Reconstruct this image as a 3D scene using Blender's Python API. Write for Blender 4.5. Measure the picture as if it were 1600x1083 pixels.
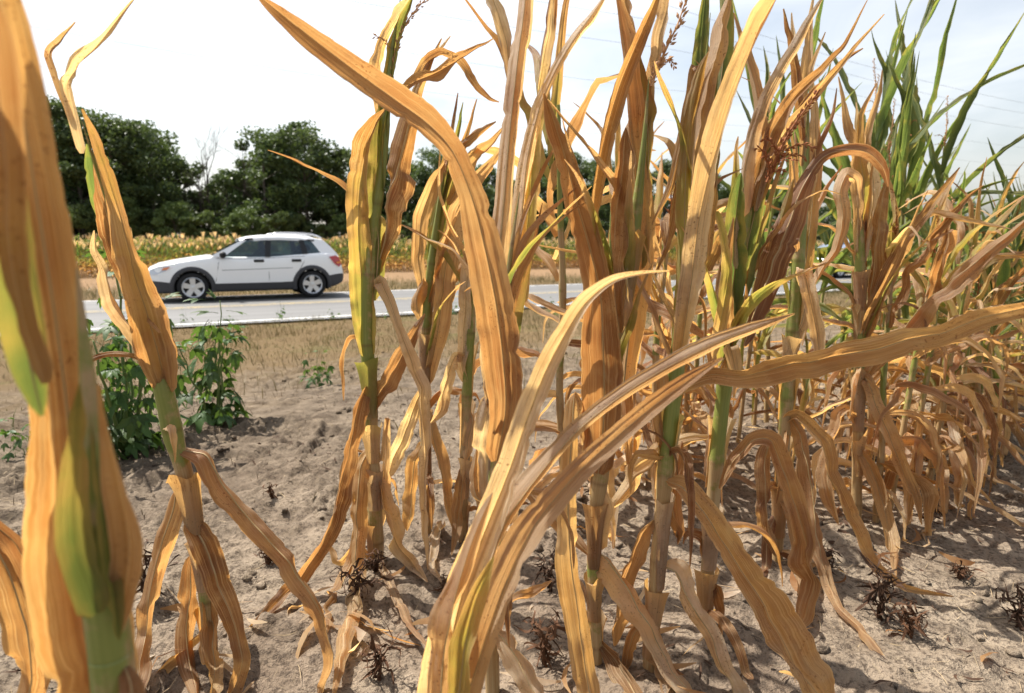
import bpy, bmesh, math, random
import numpy as np
from mathutils import Vector, Matrix
R = math.radians
for o in list(bpy.data.objects): bpy.data.objects.remove(o)
scene = bpy.context.scene
C = scene.collection

# ------------------------------------------------------------------ camera
CAMZ, F, PITCH = 0.85, 950.0, R(9.3)
cam_d = bpy.data.cameras.new('camera'); cam = bpy.data.objects.new('camera', cam_d); C.objects.link(cam)
cam.location = (0, 0, CAMZ); cam.rotation_euler = (R(90) - PITCH, 0, 0)
cam_d.sensor_width = 36; cam_d.lens = F / 1600 * 36
cam_d.clip_start = 0.02; cam_d.clip_end = 3000
cam_d.dof.use_dof = True; cam_d.dof.focus_distance = 1.3; cam_d.dof.aperture_fstop = 5.0
scene.camera = cam

# ------------------------------------------------------------------ sky, sun, exposure
SUN_EL, SUN_AZ = R(59), R(-58)            # azimuth measured from +Y towards +X
w = bpy.data.worlds.new('World'); scene.world = w; w.use_nodes = True
nt = w.node_tree; nt.nodes.clear()
def N(t, typ, **kw):
    n = t.nodes.new(typ)
    for k, v in kw.items(): setattr(n, k, v)
    return n
sky = N(nt, 'ShaderNodeTexSky', sky_type='NISHITA', sun_disc=False)
sky.sun_elevation = SUN_EL; sky.sun_rotation = SUN_AZ
sky.air_density = 1.3; sky.dust_density = 3.0; sky.ozone_density = 1.0
tc = N(nt, 'ShaderNodeTexCoord'); mp = N(nt, 'ShaderNodeMapping')
mp.inputs['Scale'].default_value = (1.2, 1.2, 5.0); mp.inputs['Rotation'].default_value = (0.1, 0.15, 0.4)
nz = N(nt, 'ShaderNodeTexNoise'); nz.inputs['Scale'].default_value = 1.7; nz.inputs['Detail'].default_value = 7; nz.inputs['Roughness'].default_value = 0.55
nz.inputs['Distortion'].default_value = 0.6
rp = N(nt, 'ShaderNodeMapRange'); rp.inputs['From Min'].default_value = 0.34; rp.inputs['From Max'].default_value = 0.72
rp.inputs['To Min'].default_value = 0.3; rp.inputs['To Max'].default_value = 0.95
hs = N(nt, 'ShaderNodeHueSaturation'); hs.inputs['Saturation'].default_value = 0.18; hs.inputs['Value'].default_value = 1.65
mx = N(nt, 'ShaderNodeMix', data_type='RGBA')
bg = N(nt, 'ShaderNodeBackground'); bg.inputs['Strength'].default_value = 0.08
out = N(nt, 'ShaderNodeOutputWorld')
L = nt.links.new
L(tc.outputs['Generated'], mp.inputs['Vector']); L(mp.outputs[0], nz.inputs['Vector']); L(nz.outputs['Fac'], rp.inputs['Value'])
L(sky.outputs[0], hs.inputs['Color']); L(rp.outputs[0], mx.inputs['Factor']); L(sky.outputs[0], mx.inputs['A']); L(hs.outputs[0], mx.inputs['B'])
L(mx.outputs['Result'], bg.inputs['Color']); L(bg.outputs[0], out.inputs['Surface'])

sd = bpy.data.lights.new('sun', 'SUN'); sun = bpy.data.objects.new('sun', sd); C.objects.link(sun)
sd.energy = 5.0; sd.angle = R(0.6); sd.color = (1.0, 0.95, 0.87)
sdir = Vector((math.cos(SUN_EL) * math.sin(SUN_AZ), math.cos(SUN_EL) * math.cos(SUN_AZ), math.sin(SUN_EL)))
sun.rotation_euler = (-sdir).to_track_quat('-Z', 'Y').to_euler(); sun.location = (-20, 20, 30)
vs = scene.view_settings; vs.view_transform = 'Standard'; vs.look = 'None'; vs.gamma = 1; vs.use_curve_mapping = False
vs.exposure = 1.02

# ------------------------------------------------------------------ maths helpers
rng = np.random.default_rng(7)
def hash2(ix, iy, seed):
    h = (ix.astype(np.int64) * 374761393 + iy.astype(np.int64) * 668265263 + seed * 974634621) & 0xffffffff
    h = ((h ^ (h >> 13)) * 1274126177) & 0xffffffff
    h = (h ^ (h >> 16)) & 0xffffffff
    return h / 4294967296.0
def vnoise(x, y, seed=0):
    x = np.asarray(x, float); y = np.asarray(y, float)
    ix = np.floor(x); iy = np.floor(y); fx = x - ix; fy = y - iy
    fx = fx * fx * fx * (fx * (fx * 6 - 15) + 10); fy = fy * fy * fy * (fy * (fy * 6 - 15) + 10)
    a = hash2(ix, iy, seed); b = hash2(ix + 1, iy, seed); c = hash2(ix, iy + 1, seed); d = hash2(ix + 1, iy + 1, seed)
    return (a * (1 - fx) + b * fx) * (1 - fy) + (c * (1 - fx) + d * fx) * fy
def fbm(x, y, seed=0, oct=4, gain=0.5):
    s = 0; a = 1; t = 0
    for k in range(oct):
        s = s + a * vnoise(x * 2 ** k + 17.3 * k, y * 2 ** k - 9.1 * k, seed + k); t += a; a *= gain
    return s / t
def n1(x, seed=0): return vnoise(x, np.zeros_like(np.asarray(x, float)) + 0.37, seed) * 2 - 1
def sstep(a, b, x):
    t = np.clip((x - a) / (b - a), 0, 1); return t * t * (3 - 2 * t)

RD = np.array([math.sin(R(61.5)), math.cos(R(61.5))]); RN = np.array([-RD[1], RD[0]])     # road direction and its far-side normal
WD = np.array([math.sin(R(49)), math.cos(R(49))]); WN = np.array([-WD[1], WD[0]])         # corn row direction and normal
ROAD_Z = -0.38
OFF_NEAR, OFF_FAR, OFF_CORN, OFF_WOOD = 11.0, 17.0, 30.0, 66.0
def hbase(x, y):
    o = RN[0] * x + RN[1] * y
    z = -0.40 * sstep(2.2, 9.2, o)
    z = z - 0.03 * sstep(OFF_NEAR - 0.6, OFF_NEAR + 0.1, o) * (1 - sstep(OFF_FAR - .1, OFF_FAR + .8, o))
    return z
def hfull(x, y):
    z = hbase(x, y)
    o = RN[0] * x + RN[1] * y; r = WN[0] * x + WN[1] * y
    for rr in (-0.75, -0.07, 0.6, 1.27):
        z = z + 0.028 * np.exp(-((r - rr) / 0.13) ** 2)
    m = 1 - sstep(8.2, 10.3, o); m = np.maximum(m, sstep(19, 22, o) * .7)
    rough = 0.03 * (fbm(x * 2.3, y * 2.3, 3, 3) - .5)
    lum = fbm(x * 9 + 2 * vnoise(x * 4, y * 4, 5), y * 9, 11, 4, .55)
    clod = np.clip(lum - .50, 0, 1) * 0.135
    fine = (fbm(x * 34, y * 34, 21, 3, .65) - .5) * 0.022
    rid = 1 - np.abs(2 * fbm(x * 6.5, y * 6.5, 31, 3) - 1)
    crack = -0.016 * np.clip((rid - .93) / .07, 0, 1)
    smooth = 0.45 + 0.55 * sstep(.35, .62, fbm(x * .9, y * .9, 41, 2))
    return z + m * (rough + smooth * (clod + fine + crack))
def gz(x, y): return float(hfull(np.array([x]), np.array([y]))[0])

CP, SP = math.cos(PITCH), math.sin(PITCH)
def ray(px, py):
    u = (px - 800) / F; v = (py - 541.5) / F
    return np.array([u, CP - v * SP, -(SP + v * CP)])
CAMP = np.array([0, 0, CAMZ])
def PY(px, py, Y):                                   # the point of this sight line that lies Y metres in front
    r = ray(px, py); return CAMP + r * (Y / r[1])
def PG(px, py, dz=0.0):                              # where the sight line meets the ground
    r = ray(px, py); t = 0.85 / max(-r[2], 1e-3)
    for k in range(25):
        p = CAMP + r * t; zz = float(hbase(np.array([p[0]]), np.array([p[1]]))[0]) + dz
        t = t * .5 + .5 * (CAMZ - zz) / max(-r[2], 1e-3)
    return CAMP + r * t
def pxm(p): return F / max(1e-3, (p[1] * CP - (p[2] - CAMZ) * SP))     # pixels per metre there

# ------------------------------------------------------------------ mesh helpers
def mk_mesh(name, V, faces, smooth=True, uv=None, col=None, mats=(), midx=None):
    V = np.asarray(V, np.float32); me = bpy.data.meshes.new(name)
    if isinstance(faces, np.ndarray):
        k = faces.shape[1]; me.vertices.add(len(V)); me.vertices.foreach_set('co', V.ravel())
        me.loops.add(faces.size); me.loops.foreach_set('vertex_index', faces.ravel().astype(np.int32))
        me.polygons.add(len(faces)); me.polygons.foreach_set('loop_start', np.arange(0, faces.size, k, dtype=np.int32))
        me.update(calc_edges=True)
    else:
        me.from_pydata(V.tolist(), [], faces); me.update()
    me.polygons.foreach_set('use_smooth', np.full(len(me.polygons), smooth))
    for m in mats: me.materials.append(m)
    if midx is not None: me.polygons.foreach_set('material_index', np.asarray(midx, np.int32))
    if uv is not None or col is not None:
        li = np.zeros(len(me.loops), np.int32); me.loops.foreach_get('vertex_index', li)
    if uv is not None:
        l = me.uv_layers.new(name='UVMap'); l.data.foreach_set('uv', np.asarray(uv, np.float32)[li].ravel())
    if col is not None:
        a = me.color_attributes.new('Col', 'FLOAT_COLOR', 'POINT')
        c = np.ones((len(V), 4), np.float32); c[:, :3] = col; a.data.foreach_set('color', c.ravel())
    me.update(); return me
def obj(name, me, parent=None, loc=(0, 0, 0)):
    o = bpy.data.objects.new(name, me); C.objects.link(o); o.location = loc
    if parent: o.parent = parent
    return o
def tag(o, label=None, cat=None, group=None, kind=None):
    if label: o['label'] = label
    if cat: o['category'] = cat
    if group: o['group'] = group
    if kind: o['kind'] = kind
    return o
def empty(name, loc, label, cat, group=None):
    o = bpy.data.objects.new(name, None); C.objects.link(o); o.location = loc; o.empty_display_size = .1
    return tag(o, label, cat, group)
def copy_tree(o, parent=None):
    c = o.copy(); C.objects.link(c); c.parent = parent
    for ch in o.children: copy_tree(ch, c)
    return c
def grid_faces(n, m, closed=False):
    i = np.arange(n - 1)[:, None]; mm = m if closed else m - 1; j = np.arange(mm)[None, :]
    a = i * m + j; b = i * m + (j + 1) % m
    return np.stack([a, b, b + m, a + m], -1).reshape(-1, 4)
def catmull(P, n):
    P = np.asarray(P, float); Q = np.vstack([2 * P[0] - P[1], P, 2 * P[-1] - P[-2]])
    seg = np.linalg.norm(np.diff(P[:, :3], axis=0), axis=1); s = np.concatenate([[0], np.cumsum(np.maximum(seg, 1e-5))])
    t = np.linspace(0, s[-1], n); k = np.clip(np.searchsorted(s, t, side='right') - 1, 0, len(P) - 2)
    f = ((t - s[k]) / (s[k + 1] - s[k]))[:, None]
    a, b, c, d = Q[k], Q[k + 1], Q[k + 2], Q[k + 3]
    return .5 * (2 * b + (c - a) * f + (2 * a - 5 * b + 4 * c - d) * f ** 2 + (3 * b - a - 3 * c + d) * f ** 3), s[-1]
def unit(v): return v / np.maximum(np.linalg.norm(v, axis=-1, keepdims=True), 1e-9)
def tube_arr(P, rad, k=8, phase=0.):
    P = np.asarray(P, float); n = len(P); T = unit(np.gradient(P, axis=0))
    ref = np.array([0.13, 0.99, 0.05]); A = unit(np.cross(T, np.tile(ref, (n, 1))))
    bad = np.abs(T @ ref) > .95
    if bad.any(): A[bad] = unit(np.cross(T[bad], np.tile(np.array([1., 0, 0]), (bad.sum(), 1))))
    B = np.cross(T, A); th = np.linspace(0, 2 * math.pi, k, endpoint=False) + phase
    V = P[:, None, :] + np.asarray(rad)[:, None, None] * (np.cos(th)[None, :, None] * A[:, None, :] + np.sin(th)[None, :, None] * B[:, None, :])
    return V.reshape(-1, 3), grid_faces(n, k, True)
class MB:                                            # collects pieces of ONE part
    def __init__(s): s.v = []; s.f = []; s.c = []; s.m = []; s.n = 0
    def add(s, V, Fc, col=None, mi=0):
        V = np.asarray(V, float).reshape(-1, 3); s.v.append(V)
        for f in Fc: s.f.append(tuple(int(i) + s.n for i in f)); s.m.append(mi)
        c = np.zeros((len(V), 3)); 
        if col is not None: c[:] = col
        s.c.append(c); s.n += len(V)
    def tube(s, P, rad, k=6, col=None, mi=0, cap=True):
        V, Fc = tube_arr(P, rad, k); n = len(P); Fc = [tuple(f) for f in Fc]
        if cap: Fc += [tuple(range(k))[::-1], tuple(range((n - 1) * k, n * k))]
        s.add(V, Fc, col, mi)
    def box(s, c, d, mi=0, M=None):
        c = np.array(c); d = np.array(d) / 2
        V = np.array([[x, y, z] for x in (-1, 1) for y in (-1, 1) for z in (-1, 1)]) * d + c
        if M is not None: V = V @ np.array(M).T
        s.add(V, [(0, 1, 3, 2), (4, 6, 7, 5), (0, 4, 5, 1), (2, 3, 7, 6), (0, 2, 6, 4), (1, 5, 7, 3)], None, mi)
    def mesh(s, name, mats, smooth=True, col=True):
        return mk_mesh(name, np.vstack(s.v), s.f, smooth, None, np.vstack(s.c) if col else None, mats, s.m)

# ------------------------------------------------------------------ materials
def mat(name):
    m = bpy.data.materials.new(name); m.use_nodes = True; m.node_tree.nodes.clear(); return m, m.node_tree
def finish(t, sh, disp=None):
    o = N(t, 'ShaderNodeOutputMaterial'); t.links.new(sh, o.inputs['Surface'])
def ramp(t, src, stops):
    r = N(t, 'ShaderNodeValToRGB'); e = r.color_ramp.elements
    while len(e) < len(stops): e.new(.5)
    for k, (p, c) in enumerate(stops):
        e[k].position = p; e[k].color = (*c, 1) if len(c) == 3 else c
    t.links.new(src, r.inputs['Fac']); return r.outputs['Color']
def noise(t, vec, scale, detail=3, rough=.5, dist=0):
    n = N(t, 'ShaderNodeTexNoise'); n.inputs['Scale'].default_value = scale; n.inputs['Detail'].default_value = detail
    n.inputs['Roughness'].default_value = rough; n.inputs['Distortion'].default_value = dist
    if vec is not None: t.links.new(vec, n.inputs['Vector'])
    return n.outputs['Fac']
def mixc(t, fac, a, b, mode='MIX'):
    m = N(t, 'ShaderNodeMix', data_type='RGBA', blend_type=mode); m.clamp_result = False
    for s, v in (('Factor', fac), ('A', a), ('B', b)):
        if hasattr(v, 'is_linked') or hasattr(v, 'links'): t.links.new(v, m.inputs[s])
        else: m.inputs[s].default_value = v if s == 'Factor' else ((*v, 1) if len(v) == 3 else v)
    return m.outputs['Result']
def mrange(t, v, a, b, c=0, d=1):
    m = N(t, 'ShaderNodeMapRange'); t.links.new(v, m.inputs['Value'])
    for k, x in zip(('From Min', 'From Max', 'To Min', 'To Max'), (a, b, c, d)): m.inputs[k].default_value = x
    return m.outputs[0]
def mth(t, op, a, b=None):
    m = N(t, 'ShaderNodeMath', operation=op)
    for k, v in enumerate((a, b)):
        if v is None: continue
        if isinstance(v, (int, float)): m.inputs[k].default_value = v
        else: t.links.new(v, m.inputs[k])
    return m.outputs[0]
def mapping(t, vec, scale):
    m = N(t, 'ShaderNodeMapping'); m.inputs['Scale'].default_value = scale; t.links.new(vec, m.inputs['Vector']); return m.outputs[0]
def bump(t, h, strength, dist):
    b = N(t, 'ShaderNodeBump'); b.inputs['Strength'].default_value = strength; b.inputs['Distance'].default_value = dist
    t.links.new(h, b.inputs['Height']); return b.outputs[0]
def principled(t, col, rough=.5, spec=.3, metal=0, normal=None, coat=0):
    p = N(t, 'ShaderNodeBsdfPrincipled')
    if hasattr(col, 'links'): t.links.new(col, p.inputs['Base Color'])
    else: p.inputs['Base Color'].default_value = (*col, 1)
    p.inputs['Roughness'].default_value = rough; p.inputs['Specular IOR Level'].default_value = spec; p.inputs['Metallic'].default_value = metal
    p.inputs['Coat Weight'].default_value = coat; p.inputs['Coat Roughness'].default_value = .04
    if normal is not None: t.links.new(normal, p.inputs['Normal'])
    return p.outputs[0]
def simple(name, col, rough=.5, spec=.3, metal=0, var=.12, scale=30, coat=0):
    m, t = mat(name); tcn = N(t, 'ShaderNodeTexCoord')
    f = noise(t, tcn.outputs['Object'], scale, 4)
    a = tuple(c * (1 - var) for c in col); b = tuple(min(1, c * (1 + var)) for c in col)
    finish(t, principled(t, mixc(t, f, a, b), rough, spec, metal, coat=coat)); return m

def leaf_mat(name, far=False):
    m, t = mat(name); k = t.links.new
    at = N(t, 'ShaderNodeAttribute', attribute_name='Col'); sp = N(t, 'ShaderNodeSeparateColor'); k(at.outputs['Color'], sp.inputs[0])
    oi = N(t, 'ShaderNodeObjectInfo'); tcn = N(t, 'ShaderNodeTexCoord')
    green, tone, along = sp.outputs[0], sp.outputs[1], sp.outputs[2]
    if not far:
        uvm = N(t, 'ShaderNodeUVMap'); uv = uvm.outputs[0]
        add = N(t, 'ShaderNodeVectorMath', operation='ADD'); k(uv, add.inputs[0])
        cb = N(t, 'ShaderNodeCombineXYZ'); k(mth(t, 'MULTIPLY', tone, 37.0), cb.inputs[2]); k(cb.outputs[0], add.inputs[1]); uvr = add.outputs[0]
        fib = noise(t, mapping(t, uvr, (34, .45, 1)), 1, 4, .6)
        fib2 = noise(t, mapping(t, uvr, (9, .35, 1)), 1, 3, .6)
        veins = noise(t, mapping(t, uvr, (120, .2, 1)), 1, 2, .5)
    obc = tcn.outputs['Object']
    blot = noise(t, obc, 17, 4, .6, .6)
    # dry colour
    tv = mth(t, 'ADD', tone, mth(t, 'MULTIPLY', mth(t, 'SUBTRACT', noise(t, obc, 6, 3, .6), .5), 1.0))
    dry = ramp(t, tv, [(0, (.17, .072, .02)), (.25, (.33, .175, .055)), (.5, (.44, .285, .115)), (.75, (.53, .415, .255)), (1, (.60, .53, .41))])
    dry = mixc(t, mrange(t, noise(t, obc, 8, 5, .65, .4), .50, .68, 0, .6), dry, (.26, .11, .026)); dry = mixc(t, mrange(t, blot, .52, .72, 0, .6), dry, (.42, .31, .16))
    if not far:
        dry = mixc(t, mrange(t, fib, .50, .62, 0, .5), dry, (.54, .41, .23))
        dry = mixc(t, mrange(t, fib2, .53, .70, 0, .5), dry, (.22, .095, .026))
        fr = noise(t, obc, 240, 2, .5); fm = mth(t, 'MULTIPLY', mrange(t, fr, .60, .68), mrange(t, noise(t, obc, 14, 3), .48, .62))
        dry = mixc(t, mth(t, 'MULTIPLY', fm, .8), dry, (.17, .065, .018))
        sx = N(t, 'ShaderNodeSeparateXYZ'); k(uv, sx.inputs[0])
        mid = mth(t, 'ABSOLUTE', mth(t, 'SUBTRACT', sx.outputs[0], .5))
        dry = mixc(t, mrange(t, mid, .02, .05, .6, 0), dry, (.50, .38, .22))
        dry = mixc(t, mrange(t, mid, .47, .5, 0, .6), dry, (.50, .37, .20))  # pale rim: bright glow of the thin edges put into the colour
    gr = mixc(t, mrange(t, green, .55, 1.0), mixc(t, noise(t, obc, 25, 3), (.11, .145, .022), (.22, .235, .05)), mixc(t, noise(t, obc, 25, 3), (.028, .065, .016), (.06, .11, .03)))
    if not far:
        gr = mixc(t, mrange(t, veins, .42, .58, 0, .6), gr, (.22, .25, .075))
    gf = mth(t, 'MULTIPLY', green, mrange(t, blot, .62, .38, .78, 1.25))
    gm = mrange(t, gf, .25, .75)
    yel = mixc(t, mrange(t, gf, .12, .42), dry, (.42, .34, .07))
    colr = mixc(t, gm, yel, gr)
    br = mrange(t, oi.outputs['Random'], 0, 1, .82, 1.15)
    hsn = N(t, 'ShaderNodeHueSaturation'); k(colr, hsn.inputs['Color']); k(br, hsn.inputs['Value']); hsn.inputs['Saturation'].default_value = .86; k(mrange(t, oi.outputs['Random'], 0, 1, .49, .508), hsn.inputs['Hue'])
    base = hsn.outputs[0]
    tr = mixc(t, 1.0, base, mixc(t, gm, (1.64, 1.25, .66), (1.25, 1.35, .7)), 'MULTIPLY')
    nrm = None
    if not far: nrm = bump(t, mth(t, 'ADD', mth(t, 'MULTIPLY', veins, .7), fib), .8, .0022)
    p = principled(t, base, .45 if not far else .7, .4 if not far else .1, 0, nrm)
    tb = N(t, 'ShaderNodeBsdfTranslucent'); k(tr, tb.inputs['Color'])
    if nrm is not None: k(nrm, tb.inputs['Normal'])
    ms = N(t, 'ShaderNodeMixShader'); ms.inputs[0].default_value = .58; k(p, ms.inputs[1]); k(tb.outputs[0], ms.inputs[2])
    finish(t, ms.outputs[0]); return m
M_LEAF = leaf_mat('corn_leaf'); M_FAR = leaf_mat('distant_corn_leaf', True)

def stalk_mat():
    m, t = mat('corn_stalk'); k = t.links.new
    at = N(t, 'ShaderNodeAttribute', attribute_name='Col'); sp = N(t, 'ShaderNodeSeparateColor'); k(at.outputs['Color'], sp.inputs[0])
    uvm = N(t, 'ShaderNodeUVMap'); tcn = N(t, 'ShaderNodeTexCoord')
    fib = noise(t, mapping(t, uvm.outputs[0], (30, .5, 1)), 1, 3, .6); bl = noise(t, tcn.outputs['Object'], 34, 5, .65)
    dry = mixc(t, mrange(t, fib, .3, .7), (.31, .19, .075), (.43, .32, .175))
    dry = mixc(t, mrange(t, bl, .55, .75, 0, .8), dry, (.24, .10, .03))
    gr = mixc(t, fib, (.13, .165, .03), (.26, .27, .07))
    g = mrange(t, mth(t, 'ADD', sp.outputs[0], mth(t, 'MULTIPLY', mth(t, 'SUBTRACT', bl, .5), 1.8)), .3, .7)
    c = mixc(t, g, dry, gr); c = mixc(t, sp.outputs[1], c, (.12, .06, .025))
    p = principled(t, c, .42, .4, 0, bump(t, fib, .4, .001))
    tb = N(t, 'ShaderNodeBsdfTranslucent'); k(c, tb.inputs['Color'])
    ms = N(t, 'ShaderNodeMixShader'); ms.inputs[0].default_value = .12; k(p, ms.inputs[1]); k(tb.outputs[0], ms.inputs[2])
    finish(t, ms.outputs[0]); return m
M_STALK = stalk_mat()
M_TASSEL = simple('dry_tassel', (.42, .24, .12), .7, .2, var=.35, scale=120)
M_TASSEL_RED = simple('rusty_tassel', (.24, .085, .03), .75, .2, var=.4, scale=120)
M_DEAD = simple('dead_weed_brown', (.055, .030, .018), .8, .15, var=.6, scale=60)
M_DEADR = simple('dead_weed_rust', (.085, .042, .022), .8, .15, var=.6, scale=60)

def foliage_mat(name, a, b, trans=(.14, .22, .03), fac=.3, scale=1.0):
    m, t = mat(name); k = t.links.new; tcn = N(t, 'ShaderNodeTexCoord'); oi = N(t, 'ShaderNodeObjectInfo')
    at = N(t, 'ShaderNodeAttribute', attribute_name='Col'); sp = N(t, 'ShaderNodeSeparateColor'); k(at.outputs['Color'], sp.inputs[0])
    f = mth(t, 'ADD', mth(t, 'MULTIPLY', sp.outputs[0], .6), mth(t, 'MULTIPLY', noise(t, tcn.outputs['Object'], scale, 3), .4))
    c = mixc(t, f, a, b)
    h = N(t, 'ShaderNodeHueSaturation'); k(c, h.inputs['Color']); k(mrange(t, oi.outputs['Random'], 0, 1, .8, 1.2), h.inputs['Value']); k(mrange(t, oi.outputs['Random'], 0, 1, .485, .515), h.inputs['Hue'])
    p = principled(t, h.outputs[0], .5, .3)
    tb = N(t, 'ShaderNodeBsdfTranslucent'); k(mixc(t, f, tuple(x * .7 for x in trans), trans), tb.inputs['Color'])
    ms = N(t, 'ShaderNodeMixShader'); ms.inputs[0].default_value = fac; k(p, ms.inputs[1]); k(tb.outputs[0], ms.inputs[2])
    finish(t, ms.outputs[0]); return m
M_TREE = foliage_mat('tree_foliage', (.03, .056, .02), (.095, .135, .046), (.13, .185, .045), .28, .5)
M_TREE2 = foliage_mat('pale_tree_foliage', (.045, .076, .022), (.125, .165, .05), (.16, .22, .05), .28, .5)
M_WEED = foliage_mat('weed_leaf', (.022, .055, .013), (.065, .12, .028), (.13, .22, .03), .35, 40)
M_GRASS = foliage_mat('dry_grass', (.15, .095, .042), (.075, .095, .026), (.15, .12, .04), .25, .6)
M_WEEDS = simple('weed_stem', (.12, .17, .05), .6)
M_BARK = simple('bark', (.10, .085, .07), .9, .1, var=.4, scale=8)

def soil_mat():
    m, t = mat('soil'); k = t.links.new; g = N(t, 'ShaderNodeNewGeometry'); pos = g.outputs['Position']
    dt = N(t, 'ShaderNodeVectorMath', operation='DOT_PRODUCT'); k(pos, dt.inputs[0]); dt.inputs[1].default_value = (RN[0], RN[1], 0)
    off = dt.outputs['Value']
    big = noise(t, pos, 1.1, 4, .6); md = noise(t, pos, 9, 5, .65); fn = noise(t, pos, 75, 4, .7); vf = noise(t, pos, 260, 3, .7)
    c = mixc(t, mrange(t, md, .36, .64), (.175, .136, .098), (.325, .26, .19))
    c = mixc(t, mrange(t, big, .42, .62, 0, .75), c, (.19, .138, .10))
    c = mixc(t, mrange(t, fn, .48, .60, 0, .9), c, (.085, .064, .048))
    c = mixc(t, mrange(t, vf, .60, .72, 0, .6), c, (.37, .31, .25))
    # straw fragments and dry thatch that thickens towards the road
    w1 = noise(t, mapping(t, pos, (70, 14, 20)), 1, 3, .7); w2 = noise(t, mapping(t, pos, (13, 75, 20)), 1, 3, .7)
    st = mth(t, 'MAXIMUM', mrange(t, w1, .62, .70), mrange(t, w2, .63, .71))
    amt = mrange(t, mth(t, 'ADD', off, mth(t, 'MULTIPLY', big, 3.0)), 2.5, 9.5, .22, .9)
    c = mixc(t, mth(t, 'MULTIPLY', st, amt), c, (.38, .30, .185))
    c = mixc(t, mrange(t, mth(t, 'ADD', off, mth(t, 'MULTIPLY', big, 2.5)), 2.3, 4.6, 0, .85), c, mixc(t, mrange(t, md, .35, .65), (.075, .056, .04), (.20, .157, .113)))
    grass = mixc(t, noise(t, pos, 6, 5, .7), (.09, .06, .03), (.17, .118, .06))
    grass = mixc(t, mrange(t, noise(t, pos, 1.6, 3), .55, .75, 0, .45), grass, (.085, .10, .03))
    gamt = mrange(t, mth(t, 'ADD', off, mth(t, 'MULTIPLY', mth(t, 'SUBTRACT', noise(t, pos, 2.2, 5, .7), .5), 5.0)), 3.6, 6.4)
    c = mixc(t, gamt, c, grass)
    far = mixc(t, noise(t, pos, 1.2, 4, .7), (.16, .10, .055), (.24, .155, .085))
    c = mixc(t, mrange(t, off, 20.5, 23.0), c, far)
    h = mth(t, 'ADD', mth(t, 'MULTIPLY', fn, .8), mth(t, 'MULTIPLY', vf, .4))
    finish(t, principled(t, c, .95, .08, 0, bump(t, h, 1.0, .014))); return m
M_SOIL = soil_mat()
def asphalt_mat():
    m, t = mat('asphalt'); g = N(t, 'ShaderNodeNewGeometry'); pos = g.outputs['Position']
    mpn = N(t, 'ShaderNodeMapping', vector_type='POINT'); mpn.inputs['Rotation'].default_value = (0, 0, -math.atan2(RD[1], RD[0])); t.links.new(pos, mpn.inputs['Vector'])
    st = N(t, 'ShaderNodeMapping'); st.inputs['Scale'].default_value = (.05, 1.1, 1); t.links.new(mpn.outputs[0], st.inputs['Vector'])
    lane = noise(t, st.outputs[0], 1.6, 3, .5); agg = noise(t, pos, 90, 3, .7); pat = noise(t, pos, .7, 4, .6)
    c = mixc(t, mrange(t, lane, .3, .7), (.085, .084, .083), (.135, .133, .13))
    c = mixc(t, mrange(t, pat, .55, .75, 0, .4), c, (.11, .108, .105)); c = mixc(t, mrange(t, agg, .4, .7, 0, .5), c, (.185, .182, .178))
    finish(t, principled(t, c, .75, .3, 0, bump(t, agg, .3, .004))); return m
M_ASPH = asphalt_mat()
def paint_mat(name, col):
    m, t = mat(name); g = N(t, 'ShaderNodeNewGeometry')
    c = mixc(t, mrange(t, noise(t, g.outputs['Position'], 7, 5, .75), .42, .62, 0, .8), col, (.2, .195, .19)); finish(t, principled(t, c, .7, .3)); return m
M_WLINE = paint_mat('white_road_paint', (.72, .71, .68)); M_YLINE = paint_mat('yellow_road_paint', (.38, .29, .13))

# ------------------------------------------------------------------ ground, road
def axis(a, b, fine, lo, hi, g=1.085):
    c = list(np.arange(a, b + 1e-6, fine)); s = fine; x = b
    while x < hi: s *= g; x += s; c.append(x)
    s = fine; x = a; pre = []
    while x > lo: s *= g; x -= s; pre.append(x)
    return np.array(pre[::-1] + c)
gx = axis(-1.9, 2.5, .0095, -900, 900); gy = axis(.55, 3.6, .0105, -400, 1500)
GX, GY = np.meshgrid(gx, gy)
GZ = hfull(GX.ravel(), GY.ravel())
ground = obj('ground', mk_mesh('ground', np.stack([GX.ravel(), GY.ravel(), GZ], -1), grid_faces(len(gy), len(gx)), True, mats=[M_SOIL]))
tag(ground, kind='structure')
def on_road(a, o, z): p = RD * a + RN * o; return (p[0], p[1], z)
def strip(name, o0, o1, z, m, a0=-160, a1=420, step=4, jag=0, seed=0):
    aa = np.arange(a0, a1, step); V = []
    for i, a in enumerate(aa):
        j0 = jag * (n1(np.array([a * 1.3]), seed)[0]); j1 = jag * (n1(np.array([a * 1.3]), seed + 5)[0])
        V += [on_road(a, o0 + j0, z), on_road(a, o1 + j1, z)]
    o = obj(name, mk_mesh(name, V, grid_faces(len(aa), 2), False, mats=[m])); return o
road = strip('road', OFF_NEAR - .25, OFF_FAR + .15, ROAD_Z, M_ASPH, step=.6, jag=.07); tag(road, kind='structure')
for nm, a, b, m in (('edge_line', OFF_NEAR, OFF_NEAR + .11, M_WLINE), ('edge_line', OFF_FAR - .2, OFF_FAR - .08, M_WLINE),
                    ('centre_line', 13.90, 14.01, M_YLINE), ('centre_line', 14.16, 14.27, M_YLINE)):
    l = strip(nm, a, b, ROAD_Z + .004, m, step=8); l.parent = road

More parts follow.
